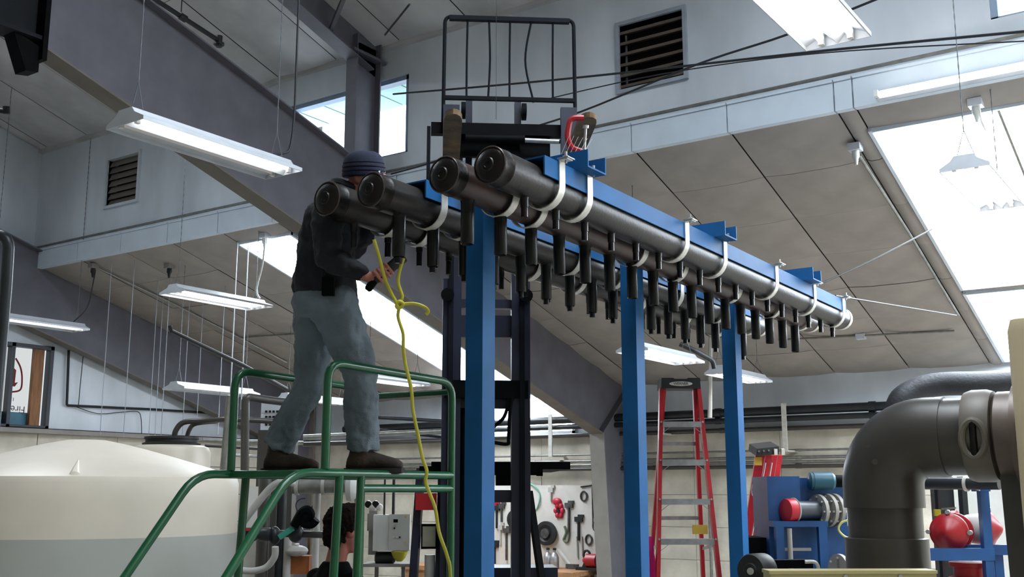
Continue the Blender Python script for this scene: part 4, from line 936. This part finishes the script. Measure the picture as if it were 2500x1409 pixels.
solo('metal_sheet', MB().obb(at(2380, 1190, 8.6)-Z_*.74, LR*.32, BK*.02, Z_*1.04), m_white, 'pale wall panel glimpsed behind the blue pump stand', 'panel', at(2380, 1290, 8.6))
for k, (x, w_) in enumerate(((2352, 12), (2310, 30), (2285, 14))):
    solo('dark_column', MB().obb(at(x, 1230, 8.2+.1*k)-Z_*.5, LR*w_*.0016, BK*.04, Z_*.7), m_dkpipe, ['dark vertical pipe just left of the blue stand post', 'wide dark block behind the red pump cover', 'dark vertical pipe beside the grey elbow'][k], 'pipe', at(x, 1400, 8.2+.1*k))
solo('yellow_valve_tag', MB().obb(at(2288, 1252, 6.7), LR*.02, BK*.01, Z_*.02), mat('tag_yellow', 'c8b51e', .5), 'small yellow tag above the front red pump', 'tag', at(2288, 1258, 6.7))
solo('steel_lever', MB().bar(at(2300, 1243, 6.65), at(2335, 1240, 6.6), .03, .012), m_bolt, 'flat steel valve handle above the front red pump', 'handle', at(2315, 1245, 6.65))
# black hose pipe and other runs on the far wall
solo('insulated_duct', MB().tube(smoothpath([at(2188, 1010, 9.2), at(2200, 975, 9.2), at(2240, 950, 9.2), at(2300, 938, 9.15), at(2400, 936, 9.0), at(2500, 930, 8.9)]), .1, 16), mat('duct_black', '1f2126', .6, bump=.2), 'thick black insulated duct curving right above the grey elbow', 'duct', at(2188, 1010, 9.2))
WP = [(2.76, .055, m_dkpipe, 13.30, 'thick dark pipe along the top of the far wall'), (2.655, .036, m_dkpipe, 13.28, 'dark pipe with a bright upper edge along the far wall'), (2.54, .03, m_pvc, 13.42, 'brownish grey pipe below the two dark wall pipes'),
      (2.265, .014, m_cond, 13.45, 'topmost thin steel conduit on the concrete wall'), (2.175, .02, m_cond, 13.44, 'upper of two close steel conduits on the concrete wall'), (2.12, .02, m_cond, 13.44, 'lower of two close steel conduits on the concrete wall'), (2.065, .026, m_pvc, 13.43, 'lowest dark pipe of the bundle on the concrete wall')]
for z, r_, M_, y_, lab in WP:
    x0 = -12.5 if z > 2.5 else -11.5
    o = thing('wall_pipe', lab, 'pipe', (x0, y_, z), 'pipe runs along the far wall')
    part('pipe_body', MB().cyl((x0, y_, z), (2.5, y_, z), r_, n=12), M_, o)
    for k in range(7): part('coupling', MB().cyl((x0+.6+k*2.0, y_, z), (x0+.68+k*2.0, y_, z), r_*1.18, n=12), M_, o)
for k, (x, z0, z1) in enumerate(((-4.93, 2.24, 2.84), (-8.4, 2.24, 2.84), (-6.63, 2.5, 2.9), (-10.2, 2.05, 2.85))):
    solo('pipe_hanger', MB().box((x-.03, 13.2, z0), (x+.03, 13.56, z0+.02)).box((x-.03, 13.18, z0), (x+.03, 13.2, z1)), m_zinc, ['galvanised strut holding the wall pipes right of the farthest blue post', 'galvanised strut holding the wall pipes beside the rafter knee', 'galvanised strut holding the wall pipes behind the stepladder', 'galvanised strut holding the wall pipes left of the forklift'][k], 'bracket', (x, 13.4, z0), 'pipe struts')
solo('drop_conduit', MB().cyl((-6.12, 13.5, .2), (-6.12, 13.5, 2.06), .022, n=8), m_cond, 'vertical conduit dropping down the concrete wall behind the stepladder', 'conduit', (-6.12, 13.5, .2))
solo('drop_conduit', MB().cyl(at(1740, 928, 12.5)+Z_*.75, at(1733, 1020, 12.5), .028, n=8), m_pvcl, 'short pale vertical pipe right of the stepladder top', 'pipe', at(1733, 1020, 12.5))
# ------------------------------------------------------------------ tool board and bench
bd_ = solo('tool_board', MB().box((-10.6, 13.46, .62), (-7.62, 13.52, 1.84)), mat('tool_board_white', 'cfcbc4', .6, na=.06), 'white board on the far wall hung with hand tools', 'board', (-9, 13.49, .62))
bn = thing('workbench', 'wooden workbench under the white tool board', 'workbench', (-9, 13.0, 0))
part('worktop', MB().box((-10.6, 12.55, .64), (-7.68, 13.44, .70)), m_wood, bn); part('apron', MB().box((-10.55, 12.6, .5), (-7.73, 12.64, .64)), m_wood, bn)
for x in (-10.4, -9.1, -7.85):
    for y in (12.65, 13.3): part('leg', MB().box((x-.05, y-.05, 0), (x+.05, y+.05, .64)), m_wood, bn)
def w(x, y): return onY(x, y, 13.445)
def wt(name, mb, M, lab, cat, x, y): return solo(name, mb, M, lab, cat, w(x, y), 'tools on the white board')
m_tool = mat('tool_steel', '5a5a5a', .45, .5, ns=20, na=.3); m_toold = mat('tool_dark', '26272a', .5, .2, na=.3); m_olive = mat('tool_olive', '6c7a66', .6)
wt('hose_coil', MB().tube([w(1290, 1217)+V((.2*math.cos(t), .01*math.sin(5*t), .21*math.sin(t))) for t in [i*.3 for i in range(64)]], .012, 6), mat('aqua_hose', '7fb5a4', .6), 'pale aqua hose coiled on the board behind the forklift mast', 'hose', 1290, 1217)
o = thing('cable_reel', 'dark round cable reel hanging low on the tool board', 'reel', w(1336, 1302)); c_ = w(1336, 1302)
part('disc', MB().lathe(c_, -Y_, [(.05, 0), (.17, .01), (.17, .05), (.12, .055), (.1, .04)], 28), m_toold, o); part('hub', MB().cyl(c_-Y_*.04, c_-Y_*.07, .07), m_tool, o)
o = thing('chain_hoist', 'red lobed hoist hanging on the tool board', 'hoist', w(1366, 1265)); 
for i in range(6):
    t = i*1.05; part('lobe', MB().ell(w(1365, 1247)+V((.055*math.cos(t), 0, .075*math.sin(t))), .038, .03, .042), mat('hoist_red', 'c3213c', .45), o)
part('upper_block', MB().ell(w(1360, 1225), .075, .04, .055), mat('hoist_red', 'c3213c'), o); part('hub', MB().cyl(w(1365, 1247)-Y_*.02, w(1365, 1247)-Y_*.045, .025), m_toold, o)
def wrench(x, y0, y1, wd, M, lab, nm='pipe_wrench'):
    o = thing(nm, lab, 'wrench', w(x, y1), 'tools on the white board')
    part('handle', MB().bar(w(x, y0), w(x, y1), wd, .02), M, o); part('head', MB().obb(w(x, y0-4), X_*wd*1.3, Y_*.016, Z_*.035).obb(w(x+5, y0-12), X_*wd*.9, Y_*.014, Z_*.02), M, o); return o
wrench(1389, 1238, 1305, .05, m_tool, 'long steel pipe wrench right of the red hoist')
wrench(1413, 1272, 1320, .05, m_toold, 'dark pliers grip below and right of the pipe wrench', 'locking_pliers')
wrench(1213, 1245, 1290, .04, m_toold, 'dark adjustable wrench at the left of the tool board')
wrench(1225, 1240, 1275, .04, m_tool, 'steel wrench second from the left on the tool board')
wrench(1237, 1300, 1368, .045, m_tool, 'steel wrench low at the left of the tool board')
wrench(1345, 1200, 1225, .03, m_pvcl, 'pale ring wrench at the top of the tool board')
wrench(1222, 1292, 1330, .03, m_pvcl, 'short pale wrench in the lower left of the board')
wrench(1208, 1335, 1380, .05, m_toold, 'dark tool beside the nearest blue post')
for k, (x, y0, y1) in enumerate(((1446, 1190, 1290), (1457, 1186, 1270), (1408, 1310, 1362), (1420, 1310, 1358), (1451, 1265, 1330))):
    wt('steel_rod', MB().cyl(w(x, y0), w(x+2, y1), .012, n=6), m_tool if k < 2 else m_pvcl, ['long dark rod near the right edge of the tool board', 'long rod at the very right edge of the tool board', 'left of two thin pale bars below the pliers', 'right of two thin pale bars below the pliers', 'thin pale rod hanging low at the right of the board'][k], 'tool', x, y1)
wt('tee_bar', MB().cyl(w(1418, 1189), w(1455, 1184), .012, n=6), m_toold, 'dark bar lying across the top right of the tool board', 'tool', 1418, 1189)
for k, (x, y) in enumerate(((1425, 1212), (1455, 1285), (1437, 1318))):
    wt('steel_ring', MB().tube([w(x, y)+V((.05*math.cos(t), 0, .065*math.sin(t))) for t in [2*math.pi*i/16 for i in range(16)]], .014, 6, loop=True), m_tool, ['steel shackle ring at the upper right of the board', 'steel shackle ring hanging from the long rods', 'steel shackle ring low at the right of the board'][k], 'ring', x, y)
wt('grip_tool', MB().tube(smoothpath([w(1378, 1285), w(1382, 1300), w(1376, 1318), w(1386, 1322), w(1390, 1300)]), .018, 6), m_olive, 'olive green hooked tool below the pipe wrench', 'tool', 1380, 1322)
wt('black_pulley', MB().lathe(w(1262, 1268), -Y_, [(.03, 0), (.14, .01), (.14, .06), (.1, .07), (.03, .07)], 20), m_toold, 'black pulley hanging left of the right forklift rail', 'pulley', 1262, 1290)
wt('red_sleeve', MB().box(w(1204, 1224), w(1220, 1245)+V((0, .03, 0))), m_red, 'small red sleeve at the top left of the tool board', 'tool', 1212, 1245)
bz = .70
def bpt(x, d=13.1): p_ = onZ(x, 1386, bz); return V((onY(x, 1380, d).x, d, bz))
for k, x in enumerate((1338, 1354)):
    o = thing('spray_bottle', ['left silver bottle standing on the workbench', 'right silver bottle standing on the workbench'][k], 'bottle', bpt(x)); part('bottle_body', MB().lathe(bpt(x), Z_, [(.06, 0), (.065, .01), (.065, .15), (.045, .2), (.02, .22), (.02, .25)], 16), m_alu, o); part('cap', MB().cyl(bpt(x)+Z_*.25, bpt(x)+Z_*.28, .025), m_toold, o)
o = thing('claw_hammer', 'pale handled hammer lying against the tool board', 'hammer', bpt(1385)); part('handle', MB().bar(w(1363, 1342), bpt(1384)+Z_*.03+Y_*.1, .035, .03), m_pvcl, o); part('head', MB().obb(bpt(1388)+Z_*.035+Y_*.1, X_*.09, Y_*.03, Z_*.03), m_tool, o)
o = thing('power_drill', 'red and black power tool resting at the right end of the workbench', 'drill', bpt(1450))
part('motor_body', MB().lathe(bpt(1462)+Z_*.13, -X_, [(.05, 0), (.09, .02), (.09, .18), (.06, .2), (.03, .24)], 16), m_red, o); part('handle', MB().bar(bpt(1440)+Z_*.18, bpt(1428)+Z_*.02, .07, .07), m_toold, o); part('base', MB().obb(bpt(1440)+Z_*.02, X_*.19, Y_*.06, Z_*.02), m_toold, o); part('cable_loop', MB().tube([bpt(1433)+V((.05*math.cos(t), 0, .2+.06*math.sin(t))) for t in [2*math.pi*i/14 for i in range(14)]], .018, 6, loop=True), m_toold, o)
# ------------------------------------------------------------------ background plumbing at lower left
hp_ = thing('pipe_header', 'horizontal grey pipe with white flange end behind the green rails', 'pipe', at(720, 1186, 8.6))
part('pipe_body', MB().cyl(at(715, 1187, 8.6), at(850, 1185, 8.6), .062, n=18), m_cond, hp_)
for x in (722, 786): part('coupling', MB().cyl(at(x, 1187, 8.6), at(x+8, 1187, 8.6), .072, n=18), m_pvcl, hp_)
part('flange', MB().lathe(at(845, 1186, 8.6), CR, [(.06, 0), (.12, .01), (.125, .05), (.1, .08), (.06, .1)], 20), m_white, hp_)
part('drain', MB().tube(smoothpath([at(853, 1172, 8.6), at(868, 1185, 8.6), at(874, 1215, 8.6), at(874, 1260, 8.6)]), .03, 10), m_pvcl, hp_)
for k, (x, y0, y1, r_, M_, lab) in enumerate(((775, 1195, 1400, .028, m_pvcl, 'pale vertical pipe standing left of the dark haired man'), (703, 1310, 1400, .034, m_pvcl, 'pale vertical pipe low between the green rails'), (648, 1150, 1400, .05, m_pvc, 'dark grey vertical pipe behind the left green leg'),
        (690, 1160, 1400, .04, m_dkpipe, 'dark vertical pipe behind the sloping green rail'), (940, 1160, 1250, .008, m_dkpipe, 'left of two thin dark conduits above the white control box'), (962, 1160, 1250, .012, m_dkpipe, 'right of two thin dark conduits above the white control box'), (628, 1310, 1409, .02, m_dkpipe, 'thin dark pipe low at the left green leg'), (755, 1310, 1400, .012, m_rust, 'thin rusty pipe below the green valve'))):
    a1 = at(x, y0, 8.7+.05*k if k not in (4, 5) else 9.0); solo('vertical_pipe', MB().cyl(a1, V((a1.x, a1.y, .02 if k not in (4, 5) else at(957, 1300, 9.0).z+.14)), r_, n=12), M_, lab, 'pipe', V((a1.x, a1.y, .02)))
solo('flexible_hose', MB().tube(smoothpath([at(583, 1290, 8.3), at(620, 1240, 8.3), at(660, 1192, 8.3), at(690, 1176, 8.3), at(715, 1180, 8.4)]), .028, 10), m_pvcl, 'pale flexible hose arching over behind the left green leg', 'hose', at(583, 1290, 8.3))
solo('flexible_hose', MB().tube(smoothpath([at(672, 1335, 8.0), at(670, 1360, 8.0), at(650, 1385, 8.0), at(620, 1394, 8.0), at(588, 1393, 8.0)]), .025, 10), m_pvcl, 'pale flexible hose curving low below the green valve', 'hose', at(620, 1394, 8.0))
vr = thing('valve_run', 'dark horizontal pipe with a teal lever valve between the green rails', 'valve', at(700, 1305, 8.2))
part('pipe_body', MB().cyl(at(590, 1300, 8.2), at(790, 1306, 8.2), .026), m_pvc, vr); part('valve_body', MB().ell(at(722, 1302, 8.18), .06, .06, .07).ell(at(670, 1308, 8.2), .05, .05, .07), m_dkpipe, vr)
part('lever', MB().bar(at(682, 1312, 8.1), at(715, 1290, 8.1), .03, .04), mat('teal_lever', '2f8a78', .5), vr)
part('pipe_fitting', MB().lathe(at(590, 1305, 8.15), CR, [(.04, 0), (.05, .02), (.05, .1), (.035, .12), (.05, .14), (.05, .22)], 14), m_dkpipe, vr)
part('red_handle', MB().bar(at(600, 1293, 8.1), at(625, 1293, 8.1), .02, .02), m_red, vr)
solo('chain_block', MB().tube(smoothpath([at(718, 1285, 8.1), at(735, 1255, 8.1), at(750, 1245, 8.1), at(758, 1258, 8.1), at(740, 1275, 8.1), at(760, 1280, 8.1), at(772, 1268, 8.1)]), .035, 8), m_black, 'black and silver looped hose bundle left of the dark haired man', 'hose', at(735, 1285, 8.1))
solo('wire_loop', MB().tube([at(742+20*math.cos(t), 1235+18*math.sin(t), 8.4) for t in [i*.35 for i in range(15)]], .004, 5), m_dkpipe, 'thin wire loop on the pale wall above the hose bundle', 'wire', at(742, 1253, 8.4))
solo('white_cabinet', MB().obb(at(610, 1270, 9.2)-Z_*.56, CR*.08, BK*.02, Z_*.84), m_white, 'tall white cabinet side behind the left green leg', 'cabinet', at(610, 1340, 9.2))
solo('white_cabinet', MB().obb(at(600, 1360, 8.9)-Z_*.5, CR*.12, BK*.02, Z_*.68), m_white, 'low white cabinet side at the left green leg', 'cabinet', at(600, 1400, 8.9))
solo('orange_box', MB().obb(at(730, 1378, 8.8), CR*.1, BK*.1, Z_*.07), mat('orange_wood', '9c5a2c', .7), 'orange brown wooden crate low left of the dark haired man', 'crate', at(730, 1398, 8.8))
solo('white_pump', MB().ell(at(725, 1345, 8.7), .09, .09, .045).cyl(at(725, 1336, 8.7), at(725, 1328, 8.7), .02), m_pvcl, 'small white pump head above the orange crate', 'pump', at(725, 1352, 8.7))
# concrete-grey pillar behind the platform
solo('square_pillar', MB().obb(at(672, 1260, 9.6)-Z_*.35, CR*.16, BK*.1, Z_*1.1), m_pvc, 'dark grey square pillar behind the sloping green rail', 'pillar', V((at(672, 1260, 9.6).x, at(672, 1260, 9.6).y, 0)))
# control box
cx = at(957, 1300, 9.0)
cb2 = thing('control_box', 'white control box with buttons left of the forklift', 'control box', cx-Z_*.17)
part('body', MB().obb(cx, CR*.145, BK*.1, Z_*.145), m_white, cb2)
fr_ = part('door', MB().obb(at(975, 1300, 8.89), CR*.085, BK*.006, Z_*.145), mat('door_grey', 'b9bab6', .5, na=.04), cb2)
part('display', MB().obb(at(966, 1272, 8.87), CR*.018, BK*.004, Z_*.013), m_black, fr_)
for x, y in ((963, 1290), (960, 1312), (969, 1312), (976, 1312), (958, 1328), (966, 1328), (976, 1328)): part('button', MB().cyl(at(x, y, 8.87), at(x, y, 8.89), .007, n=8), m_black if y < 1300 or x > 970 else m_zinc, fr_)
for y in (1262, 1325): part('latch', MB().obb(at(990, y, 8.87), CR*.006, BK*.004, Z_*.01), mat('tag_yellow', 'c8b51e'), fr_)
solo('instrument_rack', MB().obb(at(912, 1300, 9.1), CR*.035, BK*.05, Z_*.18).obb(at(906, 1275, 9.05), CR*.03, BK*.02, Z_*.07), m_steelc, 'grey instrument bracket at the left side of the white control box', 'bracket', at(912, 1350, 9.1))
gz = thing('gauge_cluster', 'cluster of small white and dark gauges above the control box', 'gauge', at(912, 1230, 9.2))
for k in range(4): part('gauge', MB().lathe(at(900+k*9, 1230+(k % 2)*8, 9.2), -CF, [(.02, 0), (.03, .005), (.03, .03), (.02, .035)], 12), m_zinc if k % 2 else m_nozz, gz)
solo('steel_table', MB().obb(at(950, 1378, 9.0), CR*.2, BK*.15, Z_*.012).obb(at(920, 1378, 9.0)-Z_*.45, CR*.015, BK*.015, Z_*.43).obb(at(985, 1378, 9.0)-Z_*.45, CR*.015, BK*.015, Z_*.43), m_steelc, 'small steel table below the white control box', 'table', V((at(950, 1378, 9).x, at(950, 1378, 9).y, 0)))
solo('yellow_funnel', MB().lathe(at(975, 1362, 8.9), Z_, [(.02, -.03), (.05, .0), (.07, .05), (.06, .055)], 16), mat('funnel_yellow', 'bdb43a', .5), 'yellow funnel on the steel table under the control box', 'funnel', at(975, 1368, 8.9))
solo('grey_motor', MB().lathe(at(915, 1362, 8.95), CR, [(.03, 0), (.05, .01), (.05, .15), (.03, .17)], 14), m_dkpipe, 'dark motor on the steel table below the control box', 'motor', at(915, 1372, 8.95))
# parts shelf seen between the green post and the first blue post
ps_ = at(1122, 1390, 10.5)
shf = thing('parts_shelf', 'brown shelf unit with small parts between the green post and first blue post', 'shelf', V((ps_.x, ps_.y, 0)))
for y in (1268, 1310, 1344, 1385): part('shelf_board', MB().obb(at(1122, y+2, 10.5), CR*.12, BK*.12, Z_*.01), m_wood, shf)
for x in (1092, 1152): part('upright', MB().obb(V((at(x, 1300, 10.5).x, at(x, 1300, 10.5).y, .85)), CR*.012, BK*.12, Z_*.85), m_steelc, shf)
part('back_panel', MB().obb(V((ps_.x, ps_.y, .85))+BK*.13, CR*.12, BK*.008, Z_*.85), m_white, shf)
solo('red_bag', MB().loft([(at(1122, 1268, 10.45), CR*.09, BK*.05), (at(1125, 1260, 10.45), CR*.085, BK*.05), (at(1134, 1248, 10.45), CR*.04, BK*.03), (at(1140, 1240, 10.45), CR*.01, BK*.01)], 12), mat('red_plastic', 'c02438', .4), 'crumpled red bag on the top shelf of the parts unit', 'bag', at(1122, 1268, 10.45))
for k, (x, y, c_, lab) in enumerate(((1122, 1304, '7b8a6a', 'pile of pale green fittings on the second parts shelf'), (1118, 1339, 'a04a2c', 'orange fittings on the third parts shelf'), (1120, 1379, 'b52033', 'red lidded box on the bottom parts shelf'))):
    solo('parts_bin', MB().ell(at(x-5, y, 10.4), .035, .04, .02).ell(at(x+8, y, 10.4), .04, .04, .025).obb(at(x+2, y+3, 10.4), CR*.07, BK*.05, Z_*.008), mat('bin_%d' % k, c_, .6), lab, 'parts bin', at(x, y+4, 10.4))
# perforated grey vent cabinet far behind his knees
pv = at(672, 1032, 12.0)
gv = thing('slotted_panel', 'pale perforated metal rack far behind the man\'s rear leg', 'panel', pv-Z_*.3)
part('panel_body', MB().obb(pv, CR*.16, BK*.01, Z_*.28), m_fix, gv)
for sx in (-1, 1): part('leg', MB().obb(V((pv.x, pv.y, 1.2))+CR*sx*.17, CR*.012, BK*.012, Z_*1.2), m_fix, gv)
for r_ in range(6):
    for c_ in range(6): part('slot', MB().obb(at(650+c_*9, 1005+r_*13+(6 if r_ > 1 else 0), 11.985), CR*.013, BK*.004, Z_*.012), m_dark, gv)
solo('pipe_manifold', MB().tube(bend([at(597, 1150, 8.0), at(599, 968, 8.0), at(640, 975, 8.1), at(720, 985, 8.3)], .05), .03, 12), m_pvc, 'tall grey pipe elbowing right behind the left green hoop', 'pipe', at(597, 1150, 8.0))
solo('pipe_manifold', MB().tube([at(545, 1150, 8.4), at(562, 965, 8.4)], .028, 12), m_cond, 'tall pale square upright left of the green hoop', 'upright', at(545, 1150, 8.4))
for k, (x0, y0, x1, y1, r_, M_, lab) in enumerate(((495, 1075, 740, 1082, .022, m_cond, 'pale conduit passing behind the boots at left'), (545, 1110, 660, 1116, .016, m_cond, 'thin bright conduit above the green deck rail'), (500, 1088, 700, 1100, .016, m_pvc, 'grey conduit just under the pale one behind the boots'), (850, 1015, 1140, 1032, .02, m_dkpipe, 'dark sprinkler main crossing behind the man\'s shins'), (740, 1068, 1140, 1050, .03, m_cond, 'pale pipe rising right behind the man\'s front shin'), (740, 1085, 1140, 1075, .026, m_pvc, 'grey pipe under the pale pipe behind the front shin'), (840, 1040, 1140, 1075, .016, m_dkpipe, 'thin dark pipe sloping down to the forklift mast'))):
    d = 11.0+.08*k; solo('background_pipe', MB().cyl(at(x0, y0, d), at(x1, y1, d+.4), r_, n=10), M_, lab, 'pipe', at(x0, y0, d), 'background pipes behind the platform')
# sprinkler pipes -----------------------------------------------------------
sk = thing('sprinkler_pipe', 'black sprinkler pipe with a drop head under the upper roof', 'sprinkler', at(535, 100, 10))
a1, a2 = at(380, 0, 9.5), at(535, 100, 10.2); dd = (a2-a1)
part('pipe_body', MB().cyl(a1-dd*1.5, a2, .022), m_wire, sk); part('head', MB().cyl(a2+Z_*.05, a2-Z_*.06, .03).cyl(a2-Z_*.02, a2-Z_*.04, .05), m_wire, sk); part('coupling', MB().cyl(a1+dd*.35, a1+dd*.45, .034), m_wire, sk)
part('hanger', MB().cyl(a1+dd*.38, a1+dd*.38+Z_*1.2, .006, n=6), m_wire, sk)
sk2 = thing('sprinkler_pipe', 'short black sprinkler stub at the left picture edge', 'sprinkler', at(5, 270, 9))
part('pipe_body', MB().cyl(at(-60, 262, 9), at(14, 272, 9), .022), m_wire, sk2); part('head', MB().cyl(at(16, 260, 9), at(16, 278, 9), .03), m_wire, sk2)
solo('standpipe', MB().tube(bend([at(-40, 572, 8.4), at(22, 575, 8.4), at(15, 700, 8.4), at(2, 850, 8.4), V((at(2, 850, 8.4).x, at(2, 850, 8.4).y, .1))], .12), .045, 14), m_dkpipe, 'thick black standpipe with an elbow at the left picture edge', 'pipe', V((at(2, 850, 8.4).x, at(2, 850, 8.4).y, .1)))
def xw(x, y): return onX(x, y, XE+.05)
solo('wall_conduit', MB().tube(bend([xw(168, 855), xw(163, 990), xw(380, 1000), xw(565, 1012)], .03), .018, 8), m_wire, 'black pipe bent along the white end wall right of the window', 'pipe', xw(163, 990))
solo('wall_cable', MB().tube(smoothpath([xw(203, 870), xw(195, 950), xw(192, 985), xw(190, 994)]), .006, 5), m_wire, 'thin cable hanging beside the black pipe on the end wall', 'cable', xw(190, 994))
solo('wall_cable', MB().tube(smoothpath([xw(185, 993), xw(240, 1010), xw(300, 1006), xw(335, 1005), xw(344, 1020), xw(346, 1060)]), .006, 5), m_wire, 'thin cable sagging below the black pipe on the end wall', 'cable', xw(240, 1010))
solo('ceiling_sprinkler_line', MB().tube([at(415, 795, 11.0), at(418, 808, 11.0), at(590, 890, 11.8), at(700, 950, 12.5)], .022, 8), m_dkpipe, 'dark sprinkler line sloping under the lower ceiling at left', 'pipe', at(415, 800, 11))
solo('ceiling_sprinkler_line', MB().tube(bend([at(1660, 840, 11.2), at(1700, 858, 11.2), at(1740, 880, 11.3), at(1744, 900, 11.3)], .05), .026, 8), m_dkpipe, 'dark pipe bent down from the ceiling above the stepladder', 'pipe', at(1744, 900, 11.3))
def cl2(x, y, dz=.03):
    r = ray(x, y); k = 4.73+.29*YC-dz; return at(x, y, (k-CAMH)/(r.z+.29*r.y))
solo('ceiling_conduit', MB().tube([cl2(2098, 380), cl2(2220, 570), cl2(2340, 770)], .014, 8), m_cond, 'steel conduit running down the ceiling beside the skylight', 'conduit', cl2(2340, 770))
solo('ceiling_conduit', MB().tube([cl2(240, 655), cl2(420, 740), cl2(560, 812), cl2(700, 885)], .014, 8), m_cond, 'steel conduit running down the ceiling at left behind the white cords', 'conduit', cl2(700, 885))
solo('ceiling_conduit', MB().tube([cl2(1900, 830), cl2(2100, 820), cl2(2330, 808)], .012, 8), m_cond, 'thin conduit crossing the ceiling above the far wall at right', 'conduit', cl2(2100, 820))
solo('ceiling_conduit', MB().tube([cl2(590, 825), cl2(650, 820), cl2(735, 815)], .012, 8), m_cond, 'short conduit crossing the ceiling left of the man', 'conduit', cl2(590, 825))
jl = ['pale junction box with a bulb on the ceiling left of the skylight', 'bright junction box and cord at the top of the right skylight', 'dark plug box on the ceiling above the far left fixture', 'plug box on the ceiling above the middle left fixture', 'bright plug box beside the left skylight', 'small box on the thin conduit at far right']
for k, (x, y) in enumerate(((2088, 360), (2382, 252), (228, 650), (414, 650), (647, 576), (2102, 822))):
    p_ = cl2(x, y, .03); o = thing('junction_box', jl[k], 'electrical box', p_, 'ceiling boxes')
    part('box', MB().box(p_-V((.05, .05, .03)), p_+V((.05, .05, .03))), m_fix if k not in (2, 3) else m_steelc, o)
    if k < 5: part('plug', MB().lathe(p_-Z_*.03, -Z_, [(.03, 0), (.032, .05), (.02, .07), (.012, .12)], 12), m_white if k in (0, 1, 4) else m_wire, o)
p_ = cl2(2388, 262, .1); solo('lamp_cable', MB().tube(smoothpath([p_, p_+V((.02, -.03, -.12)), p_+V((.06, -.1, -.25)), V((-1.32, 7.5, 3.9))]), .008, 6), m_white, 'white cord dropping to the fixture under the right skylight', 'cord', p_)
p_ = cl2(647, 580, .12); solo('lamp_cable', MB().tube(smoothpath([p_, p_+V((-.02, 0, -.3)), p_+V((-.08, -.02, -.6)), V((-9.2, 8.35, 3.9))]), .01, 6), m_white, 'white cord looping down to the fixture over the tanks', 'cord', p_)
# cables strung across the bay ----------------------------------------------
def cable(L, lab, r_=.007):
    P = smoothpath([at(*q_) for q_ in L]); solo('steel_cable', MB().tube(P, r_, 6), m_wire, lab, 'cable', P[0], 'cables strung across the bay')
cable([(960, 230, 11.0), (1250, 205, 9.6), (1520, 178, 8.7), (2000, 125, 7.4), (2510, 76, 6.3)], 'black cable strung from the roof post across the open louvre vent', .009)
cable([(955, 425, 11.0), (1060, 395, 10.2), (1240, 330, 9.2), (1420, 272, 8.5), (1700, 158, 7.6), (1920, 85, 7.0), (2160, -10, 6.4)], 'black cable rising from behind the header caps past the fixture at top right', .008)
cable([(1300, 250, 9.3), (1620, 180, 8.7), (2000, 130, 8.0), (2510, 100, 7.2)], 'thin cable just under the long black cable at upper right', .005)
cable([(1000, 10, 9.0), (940, 85, 9.6)], 'short dark cable rising from the rafter brace at the top', .009)
cable([(2005, 692, 8.3), (2130, 635, 8.6), (2275, 560, 9.0)], 'black cable rising right from the far end of the pipe rack', .007)
cable([(2040, 722, 8.5), (2180, 745, 9.6), (2335, 770, 11.0)], 'black cable running right from the far pipe caps to the skylight', .007)
# thin white strings hanging over the tanks ----------------------------------
strs = [(244, 1062, 8.4), (301, 1068, 8.5), (363, 1065, 9.0), (378, 1065, 9.2), (393, 1063, 9.0), (445, 1060, 9.4), (480, 1040, 9.6), (532, 1060, 9.4), (560, 1010, 8.5), (588, 1000, 8.6), (739, 960, 9.5)]
ordn = ['leftmost', 'second', 'third', 'fourth', 'fifth', 'sixth', 'seventh', 'eighth', 'ninth', 'tenth', 'rightmost']
for k, (x1, y1, Y1) in enumerate(strs):
    b_ = onY(x1, y1, Y1); t_ = V((b_.x, b_.y, zl(b_.y)))
    solo('hanging_string', MB().tube([b_, t_], .008 if k in (8, 9) else .0045, 5), m_string, '%s thin white string%s hanging from the ceiling over the tanks' % (ordn[k], ' from the left' if 0 < k < 10 else ''), 'string', b_, 'thin hanging strings')
b_ = at(1211, 292, 7.0); solo('hanging_string', MB().tube([b_, V((b_.x, b_.y, zu(b_.y)))], .0016, 5), m_wire, 'thin dark line hanging behind the forklift backrest', 'string', b_, 'thin hanging strings')
